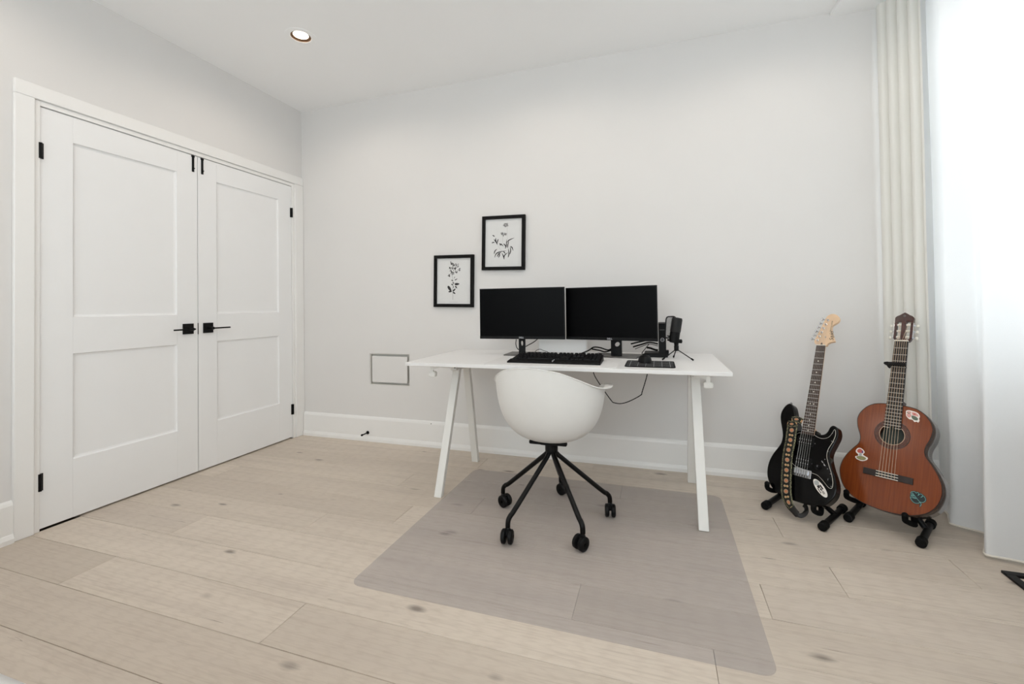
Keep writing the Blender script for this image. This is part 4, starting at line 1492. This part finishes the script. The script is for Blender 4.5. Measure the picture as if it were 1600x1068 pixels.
HEAD_E = mm([(-21, 648), (-27, 654), (-38, 668), (-36, 688), (-20, 736), (2, 808), (12, 821), (28, 828), (48, 823), (63, 806), (65, 789), (57, 776), (39, 763), (35, 749), (41, 722), (57, 679), (57, 672), (39, 668), (26, 658), (21, 648)])
MB().prism(smooth2(HEAD_E, 3), -0.026, -0.012).build('headstock', 'maple', eg, bevel=0.0018)
TUN = [(15, 791), (7, 768), (-1, 746), (-8, 723), (-15, 700), (-22, 678)]
for x, y in TUN:
    tn = MB().lathe([(0.0, 0.0), (0.0035, 0.0), (0.0035, -0.008), (0.0055, -0.009), (0.0055, -0.013)], 14, (x / 1000, y / 1000, 0)).build('tuner', 'chrome', eg, smooth=True)
    MB().ball((x / 1000 - 0.034, y / 1000 + 0.011, -0.020), 0.008, 12, 8, (0.55, 1.0, 0.75)).build('tuner_button', 'chrome', tn, smooth=True)
    MB().cyl((x / 1000 - 0.030, y / 1000 + 0.0095, -0.020), (x / 1000 - 0.010, y / 1000 + 0.003, -0.020), 0.0022, 8).build('tuner_shaft', 'chrome', tn, smooth=True)
MB().lathe([(0.0, -0.009), (0.003, -0.009), (0.0042, -0.012)], 12, (0.013, 0.697, 0)).build('string_tree', 'chrome', eg, smooth=True)
MB().prism(smooth2(mm([(-4, 652), (3, 652), (2, 660), (-1, 667), (-5, 660)]), 3), -0.0125, -0.0112).build('truss_rod_plug', 'bridge_wood', eg)
for q in range(6):
    xn, xb = -0.0175 + 0.007 * q, -0.032 + 0.0108 * q
    tx, ty = TUN[5 - q] if q < 6 else TUN[0]
    MB().tube([(tx / 1000, ty / 1000, -0.006), (xn, 0.650, -0.0010), (xb, -0.004, -0.0015), (xb, -0.016, -0.0045)], 0.00060 - 0.00005 * q, 6).build('string', 'string', eg)
text('headstock_logo', 'Squier', 0.026, 'st_black', eg, Matrix.Translation((0.040, 0.706, -0.0119)) @ Matrix.Rotation(PI / 2 + 0.13, 4, 'Z'), 0.0002, 0.3, 0.85)
text('headstock_lettering', 'STRATOCASTER', 0.0085, 'st_black', eg, Matrix.Translation((0.0335, 0.757, -0.0119)) @ Matrix.Rotation(PI / 2 - 0.04, 4, 'Z'), 0.0002)
# strap
stp = strip([(-0.0720, 0.208, 0.004), (-0.0715, 0.183, 0.005), (-0.0710, 0.119, 0.004), (-0.0730, 0.065, 0.004), (-0.0700, 0.019, 0.004), (-0.0660, -0.030, 0.003), (-0.0600, -0.077, 0.003), (-0.0530, -0.124, 0.002), (-0.036, -0.163, 0.000), (-0.014, -0.186, -0.003)],
            lambda t: 0.050 if t < 0.82 else 0.050 - 0.030 * (t - 0.82) / 0.18, 'strap', 'strap', eg)
stp['label'] = 'embroidered orange and green strap'
strip([(-0.100, 0.216, 0.001), (-0.074, 0.214, 0.007), (-0.052, 0.224, 0.006)], 0.030, 'strap', 'strap_fold', stp)
strip([(-0.080, 0.236, 0.004), (-0.052, 0.242, 0.008), (-0.030, 0.236, 0.000)], 0.030, 'strap', 'strap_fold', stp)
strip([(-0.095, 0.200, -0.002), (-0.060, 0.206, 0.002), (-0.034, 0.214, -0.006)], 0.050, 'leather', 'strap_lining', stp)
strip([(-0.030, -0.170, -0.002), (-0.008, -0.192, -0.004), (0.012, -0.204, -0.008), (0.026, -0.196, -0.018), (0.030, -0.176, -0.030), (0.018, -0.158, -0.048), (0.0, -0.150, -0.060)], lambda t: 0.030 if t < 0.3 else 0.020, 'leather', 'strap_tab', stp, thick=0.003)
strip([(-0.052, -0.140, -0.004), (-0.034, -0.172, -0.006), (-0.006, -0.197, -0.008), (0.008, -0.208, -0.010)], lambda t: 0.046 - 0.030 * t, 'leather', 'strap_lining', stp, thick=0.003)
MB().lathe([(0.0, 0.0), (0.0045, 0.0), (0.005, -0.003), (0.003, -0.004), (0.003, -0.012)], 14, (-0.118, 0.330, -0.034)).build('strap_button', 'chrome', eg, smooth=True)

# ------ classical
RC = [[0.7668, 0.2373, -0.5964], [-0.6414, 0.3163, -0.6989], [0.0228, 0.9185, 0.3948]]
TC = (3.7918, -0.4859, 0.2443)
cg = posed('classical_guitar', RC, TC, 'orange brown classical guitar with stickers on a stand by the curtain', 'guitar')
HALF = [(31, 330), (60, 327), (86, 319), (111, 300), (131, 271), (139.5, 245), (139, 220), (133, 192), (123, 165), (119, 141), (124, 117), (143, 90), (164, 57), (180, 20), (186, -12), (185, -36), (178, -65), (163, -96), (139, -121), (106, -140), (68, -151), (32, -156), (0, -157.5)]
full = mm(HALF + [(-x, y) for x, y in reversed(HALF[:-1])])
oc = smooth2(full, 3)
MB().plate(oc, [circle(0.0455, 40, 0, 0.187)], -0.0125, -0.0100).build('top_plate', 'cedar', cg)
side = MB()
n = len(oc)
o2 = ccw(oc)


def bdepth(y):
    return -0.101 - 0.006 * (0.33 - y) / 0.49


side.add([(x, y, -0.0105) for x, y in o2] + [(x, y, bdepth(y)) for x, y in o2], [(i, n + i, n + (i + 1) % n, (i + 1) % n) for i in range(n)])
side.build('side', 'cedar_side', cg, smooth=True, angle=70, solid=0.003)
MB().add([(x, y, bdepth(y)) for x, y in o2] + [(x, y, bdepth(y) - 0.003) for x, y in o2], [tuple(range(n)), tuple(reversed(range(n, 2 * n)))] + [(i, n + i, n + (i + 1) % n, (i + 1) % n) for i in range(n)]).build('back_plate', 'cedar_side', cg)
MB().prism(circle(0.07, 30, 0.0, 0.187), -0.1015, -0.1005).build('inside_label', 'inside', cg)
MB().tube([(x, y, -0.0108) for x, y in o2], 0.0017, 6, closed=True).build('binding', 'binding', cg, smooth=True)
MB().plate(circle(0.0655, 48, 0, 0.187), [circle(0.0475, 48, 0, 0.187)], -0.0101, -0.0096).build('rosette', 'rosette', cg)
MB().plate(circle(0.0478, 48, 0, 0.187), [circle(0.0463, 48, 0, 0.187)], -0.0101, -0.0094).build('rosette_ring', 'nylon', cg)
MB().plate(circle(0.0675, 48, 0, 0.187), [circle(0.0655, 48, 0, 0.187)], -0.0101, -0.0095).build('rosette_ring', 'binding', cg)
neck_loft(0.325, 0.0305, 0.652, 0.0255, -0.0085, 0.019, 'neck', 'head_red', cg)
MB().prism([(-0.014, 0.322), (0.014, 0.322), (0.020, 0.36), (-0.020, 0.36)], -0.085, -0.012).build('neck_heel', 'head_red', cg, bevel=0.003)
fbc = taper(0.222, 0.0318, 0.650, 0.0262, -0.0102, -0.0032).build('fingerboard', 'ebony', cg)
for n_ in range(1, 20):
    y = 0.650 * 2 ** (-n_ / 12)
    wv = 0.0262 + 0.0056 * (0.650 - y) / 0.428
    if n_ == 19:
        MB().box(0.010, wv, y - 0.0010, y + 0.0010, -0.0033, -0.0021).build('fret', 'fret', fbc)
        MB().box(-wv, -0.010, y - 0.0010, y + 0.0010, -0.0033, -0.0021).build('fret', 'fret', fbc)
    else:
        MB().box(-wv, wv, y - 0.0010, y + 0.0010, -0.0033, -0.0021).build('fret', 'fret', fbc)
MB().box(-0.0264, 0.0264, 0.649, 0.6545, -0.009, -0.0005).build('nut', 'bone', cg)
HC = mm([(26, 651), (33, 661), (36, 680), (37, 778), (30, 786), (19, 792), (12, 798), (0, 806)])
hout = smooth2(HC + [(-x, y) for x, y in reversed(HC[:-1])], 1)
hs = MB().plate(hout, [rrect(0.0090, 0.0265, 0.663, 0.757, 0.006), rrect(-0.0265, -0.0090, 0.663, 0.757, 0.006)], -0.030, -0.012).build('headstock', 'head_red', cg, bevel=0.001, seg=1)
MB().prism(circle(0.006, 20, 0, 0.787), -0.0121, -0.0115).build('headstock_emblem', 'grey_metal', hs)
for s in (-1, 1):
    for y in (0.676, 0.708, 0.740):
        rl = MB().cyl((s * 0.0085, y, -0.020), (s * 0.027, y, -0.020), 0.0052, 14).build('roller', 'bone', cg, smooth=True)
        MB().cyl((s * 0.037, y, -0.024), (s * 0.044, y - 0.002, -0.024), 0.0028, 8).build('tuner_shaft', 'chrome', rl, smooth=True)
        MB().ball((s * 0.051, y - 0.003, -0.024), 0.0085, 12, 8, (0.8, 1.0, 0.6)).build('tuner_button', 'pearl', rl, smooth=True)
    MB().box(s * 0.0365, s * 0.0385, 0.668, 0.750, -0.029, -0.014).build('tuner_plate', 'chrome', cg)
br = MB().prism(rrect(-0.092, 0.091, -0.017, 0.0115, 0.001), -0.0102, -0.0050).build('bridge', 'bridge_wood', cg, bevel=0.001)
MB().box(-0.042, 0.040, -0.016, 0.010, -0.0055, -0.0035).build('tie_block', 'ebony', br, bevel=0.0008)
MB().box(-0.041, 0.039, 0.0075, 0.0100, -0.004, 0.0).build('saddle_bone', 'bone', br)
MB().box(-0.042, 0.040, -0.0045, -0.0015, -0.0036, -0.0022).build('tie_strip', 'bone', br)
MB().box(-0.042, 0.040, -0.0160, -0.0130, -0.0036, -0.0022).build('tie_strip', 'bone', br)
for q in range(6):
    xn, xb = -0.0210 + 0.0084 * q, -0.0295 + 0.0114 * q
    yr = (0.676, 0.708, 0.740, 0.740, 0.708, 0.676)[q]
    xr = -0.017 if q < 3 else 0.017
    MB().tube([(xr, yr, -0.0145), (xn, 0.652, 0.0002), (xb, 0.0088, 0.0006), (xb, -0.003, -0.0015), (xb, -0.0145, -0.0018)], 0.00075 - 0.00003 * q, 6).build('string', 'nylon', cg)


def sticker(pts, mat, label, n=3):
    o = MB().prism(smooth2(mm(pts), n), -0.0101, -0.0097).build('sticker', mat, cg)
    o['label'] = label
    return o


def patch(parent, pts, mat, z=-0.0096, n=3):
    return MB().prism(smooth2(mm(pts), n), -0.0098, z).build('sticker_patch', mat, parent)


s1 = sticker([(43, 309), (52, 313), (63, 312), (76, 309), (87, 303), (93, 291), (91, 281), (93, 271), (89, 262), (83, 265), (76, 262), (69, 270), (62, 271), (55, 273), (45, 284), (43, 297)], 'st_white', 'white edged sticker of pink roses')
patch(s1, [(47, 307), (56, 309), (62, 304), (58, 299), (48, 301)], 'st_pink')
patch(s1, [(48, 297), (58, 298), (63, 290), (58, 279), (50, 282), (46, 289)], 'st_pink')
patch(s1, [(64, 306), (76, 305), (84, 300), (88, 290), (76, 290), (66, 294)], 'st_pink', -0.00955)
patch(s1, [(64, 290), (78, 288), (87, 280), (85, 271), (74, 271), (66, 278)], 'st_green')
patch(s1, [(46, 304), (52, 300), (60, 300), (54, 297), (47, 299)], 'st_green', -0.0095)
patch(s1, [(68, 300), (76, 301), (79, 296), (70, 295)], 'st_red', -0.0095)
s2 = sticker([(-118, 97), (-106, 94), (-97, 85), (-96, 78), (-101, 69), (-92, 63), (-81, 58), (-82, 49), (-94, 40), (-106, 37), (-122, 41), (-130, 48), (-129, 54), (-120, 58), (-121, 66), (-129, 72), (-131, 80), (-127, 91)], 'st_white', 'white edged sticker of a red toadstool')
patch(s2, [(-126, 82), (-122, 89), (-115, 93), (-106, 89), (-101, 82), (-102, 75), (-112, 73), (-122, 74)], 'st_red')
patch(s2, [(-106, 87), (-101, 82), (-101, 76), (-105, 74), (-107, 80)], 'st_violet', -0.0095)
patch(s2, [(-115, 73), (-107, 73), (-106, 60), (-116, 60)], 'st_grey', -0.00955)
patch(s2, [(-126, 52), (-115, 58), (-100, 60), (-87, 54), (-93, 44), (-108, 41), (-121, 45)], 'st_moss')
s3 = sticker([(87, -45), (97, -40), (107, -40), (118, -41), (128, -46), (137, -55), (139, -66), (134, -77), (126, -81), (124, -90), (121, -99), (117, -98), (118, -89), (110, -91), (98, -91), (88, -81), (84, -70), (84, -56)], 'st_dark', 'dark leaf sticker with a mint outline')
for pts_, cl_ in (([(88, -46), (98, -42), (104, -47), (108, -42), (113, -47), (110, -55), (116, -47), (122, -46), (126, -52), (120, -60), (128, -51), (135, -60), (135, -70), (128, -78), (120, -80), (112, -87), (100, -88), (90, -79), (86, -68), (95, -70), (105, -69), (94, -65), (86, -60), (93, -60), (98, -60), (90, -55), (86, -52)], True), ([(90, -48), (102, -62), (113, -74), (121, -82), (123, -90), (120, -97)], False)):
    ln_ = catmull([(x / 1000, y / 1000, -0.0094) for x, y in pts_], 3, closed=cl_)
    MB().tube(ln_, 0.0008, 5, closed=cl_).build('sticker_outline', 'st_teal', s3, smooth=True)

# capo clipped on the classical neck
cp = posed('capo', RC, tuple(Vector(TC) + Vector((RC[0][1], RC[1][1], RC[2][1])) * 0.527), 'black capo clamped across the classical guitar neck', 'capo')
MB().prism(rrect(-0.036, 0.0295, -0.0075, 0.0085, 0.003), 0.0028, 0.0125).build('bar', 'black_metal', cp, bevel=0.002)
MB().box(-0.032, 0.027, -0.004, 0.005, 0.0014, 0.0030).build('rubber_strip', 'black_rubber', cp)
MB().prism(smooth2(mm([(-31, 9), (-54, 8), (-56, -2), (-45, -7), (-37, -20), (-31, -12)]), 2), -0.012, 0.008).build('lever', 'black_metal', cp, bevel=0.002)
MB().tube(catmull([(-0.034, -0.002, -0.006), (-0.036, -0.002, -0.022), (-0.026, -0.002, -0.034), (0.0, -0.002, -0.037), (0.020, -0.002, -0.033)], 5, closed=False), 0.0045, 8).build('clamp_arm', 'black_metal', cp, smooth=True)


# ------ folding guitar stands
def guitar_stand(Rm, t, feet, hooks, zback, label):
    Mx = Matrix(((Rm[0][0], Rm[0][1], Rm[0][2], t[0]), (Rm[1][0], Rm[1][1], Rm[1][2], t[1]), (Rm[2][0], Rm[2][1], Rm[2][2], t[2]), (0, 0, 0, 1)))
    lf, rf, rr = (Vector((a, b, 0.0)) for a, b in feet)
    lr = lf + (rr - rf)
    base = (lf + rf + rr + lr) / 4
    st_ = tag(empty('guitar_stand', base), label, 'guitar stand', 'folding guitar stands')
    apex = Mx @ Vector((-0.03, 0.06, zback - 0.045))
    for (f, r), (hx, hy) in zip(((lf, lr), (rf, rr)), hooks):
        z = Vector((0, 0, 0.0195))
        a, b = f + z - base, r + z - base
        d = (b - a).normalized()
        ft = MB().tube([a + d * 0.02, b - d * 0.02], 0.0135, 14).build('floor_bar', 'black_metal', st_, smooth=True)
        for e, dd in ((a, d), (b, -d)):
            MB().tube([e - dd * 0.004, e + dd * 0.006, e + dd * 0.040], 0.0193, 16).build('end_cap', 'black_rubber', ft, bevel=0.004)
        mid = a.lerp(b, 0.60)
        low = Mx @ Vector((hx * 0.8, hy + 0.035, zback - 0.028)) - base
        MB().tube([mid, low, apex - base], 0.0125, 12).build('upright', 'black_metal', st_, smooth=True)
        hk_ = [Vector((hx * 0.8, hy + 0.030, zback - 0.028)), Vector((hx * 0.93, hy - 0.006, zback - 0.012)), Vector((hx, hy - 0.016, zback + 0.010)), Vector((hx, hy - 0.016, -0.010)), Vector((hx, hy - 0.010, 0.006)), Vector((hx, hy + 0.006, 0.011))]
        hk_ = [Mx @ q - base for q in hk_]
        MB().tube(catmull(hk_, 5, closed=False), 0.0115, 12).build('cradle_arm', 'foam', st_, smooth=True)
        MB().ball(hk_[-1], 0.0125, 12, 8).build('cradle_tip', 'black_rubber', st_, smooth=True)
    MB().ball(apex - base, 0.022, 14, 10).build('hinge', 'black_plastic', st_, smooth=True)
    return st_


guitar_stand(RE, TE, ((3.303, -0.438), (3.500, -0.600), (3.665, -0.350)), ((-0.145, -0.113), (0.078, -0.150)), -0.058, 'black folding stand holding up the black electric guitar')
guitar_stand(RC, TC, ((3.643, -0.470), (3.842, -0.640), (3.985, -0.412)), ((-0.140, -0.130), (0.080, -0.158)), -0.112, 'black folding stand holding up the classical guitar')

# ------------------------------------------------------------------ bed corner and stand base at the picture's edges
bed = tag(empty('bed', (1.25, -3.486, 0)), 'bed corner with white bedding at the bottom edge of the photo', 'bed')
MB().box(-0.98, 0.98, -0.98, 0.95, 0.12, 0.22).build('base', 'white_plastic', bed, bevel=0.01)
for x in (-0.9, 0.9):
    for y in (-0.9, 0.85):
        MB().cyl((x, y, 0), (x, y, 0.12), 0.025, 14).build('leg', 'black_metal', bed, smooth=True)
MB().box(-1.0, 1.0, -1.0, 0.97, 0.22, 0.42).build('mattress', 'bedding', bed, bevel=0.04, seg=3)
dv = MB()
NX, NY = 40, 40
vs, fs = [], []
for j in range(NY + 1):
    for i in range(NX + 1):
        x, y = -1.02 + 2.04 * i / NX, -1.0 + 1.995 * j / NY
        z = 0.447 + 0.006 * mnoise.noise((x * 5, y * 5, 1.0))
        e = min(x + 1.02, 1.02 - x, 0.995 - y)
        if e < 0.05:
            z -= (1 - e / 0.05) ** 2 * 0.04
        vs.append((x + 0.004 * mnoise.noise((y * 22, x * 9, 7)), y + (0.006 * mnoise.noise((x * 22, 3, 9)) if j == NY else 0), z))
for j in range(NY):
    for i in range(NX):
        a = j * (NX + 1) + i
        fs.append((a, a + 1, a + NX + 2, a + NX + 1))
dv.add(vs, fs).build('duvet', 'bedding', bed, smooth=True, angle=180, solid=0.012)

sb = tag(empty('side_table', (4.10, -0.90, 0)), 'black flat metal table foot showing at the curtain hem', 'table')
for x0, x1, y0, y1 in ((-0.067, 0.067, 0.113, 0.141), (-0.067, 0.067, -0.150, -0.122), (-0.067, -0.039, -0.122, 0.113), (0.039, 0.067, -0.122, 0.113)):
    MB().box(x0, x1, y0, y1, 0.0, 0.010).build('base_bar', 'black_metal', sb, bevel=0.001, seg=1)
for x in (-0.053, 0.053):
    MB().box(x - 0.010, x + 0.010, -0.146, -0.126, 0.010, 0.52).build('post', 'black_metal', sb, bevel=0.001, seg=1)
MB().box(-0.068, 0.068, -0.150, -0.010, 0.52, 0.535).build('table_top', 'black_metal', sb, bevel=0.002)
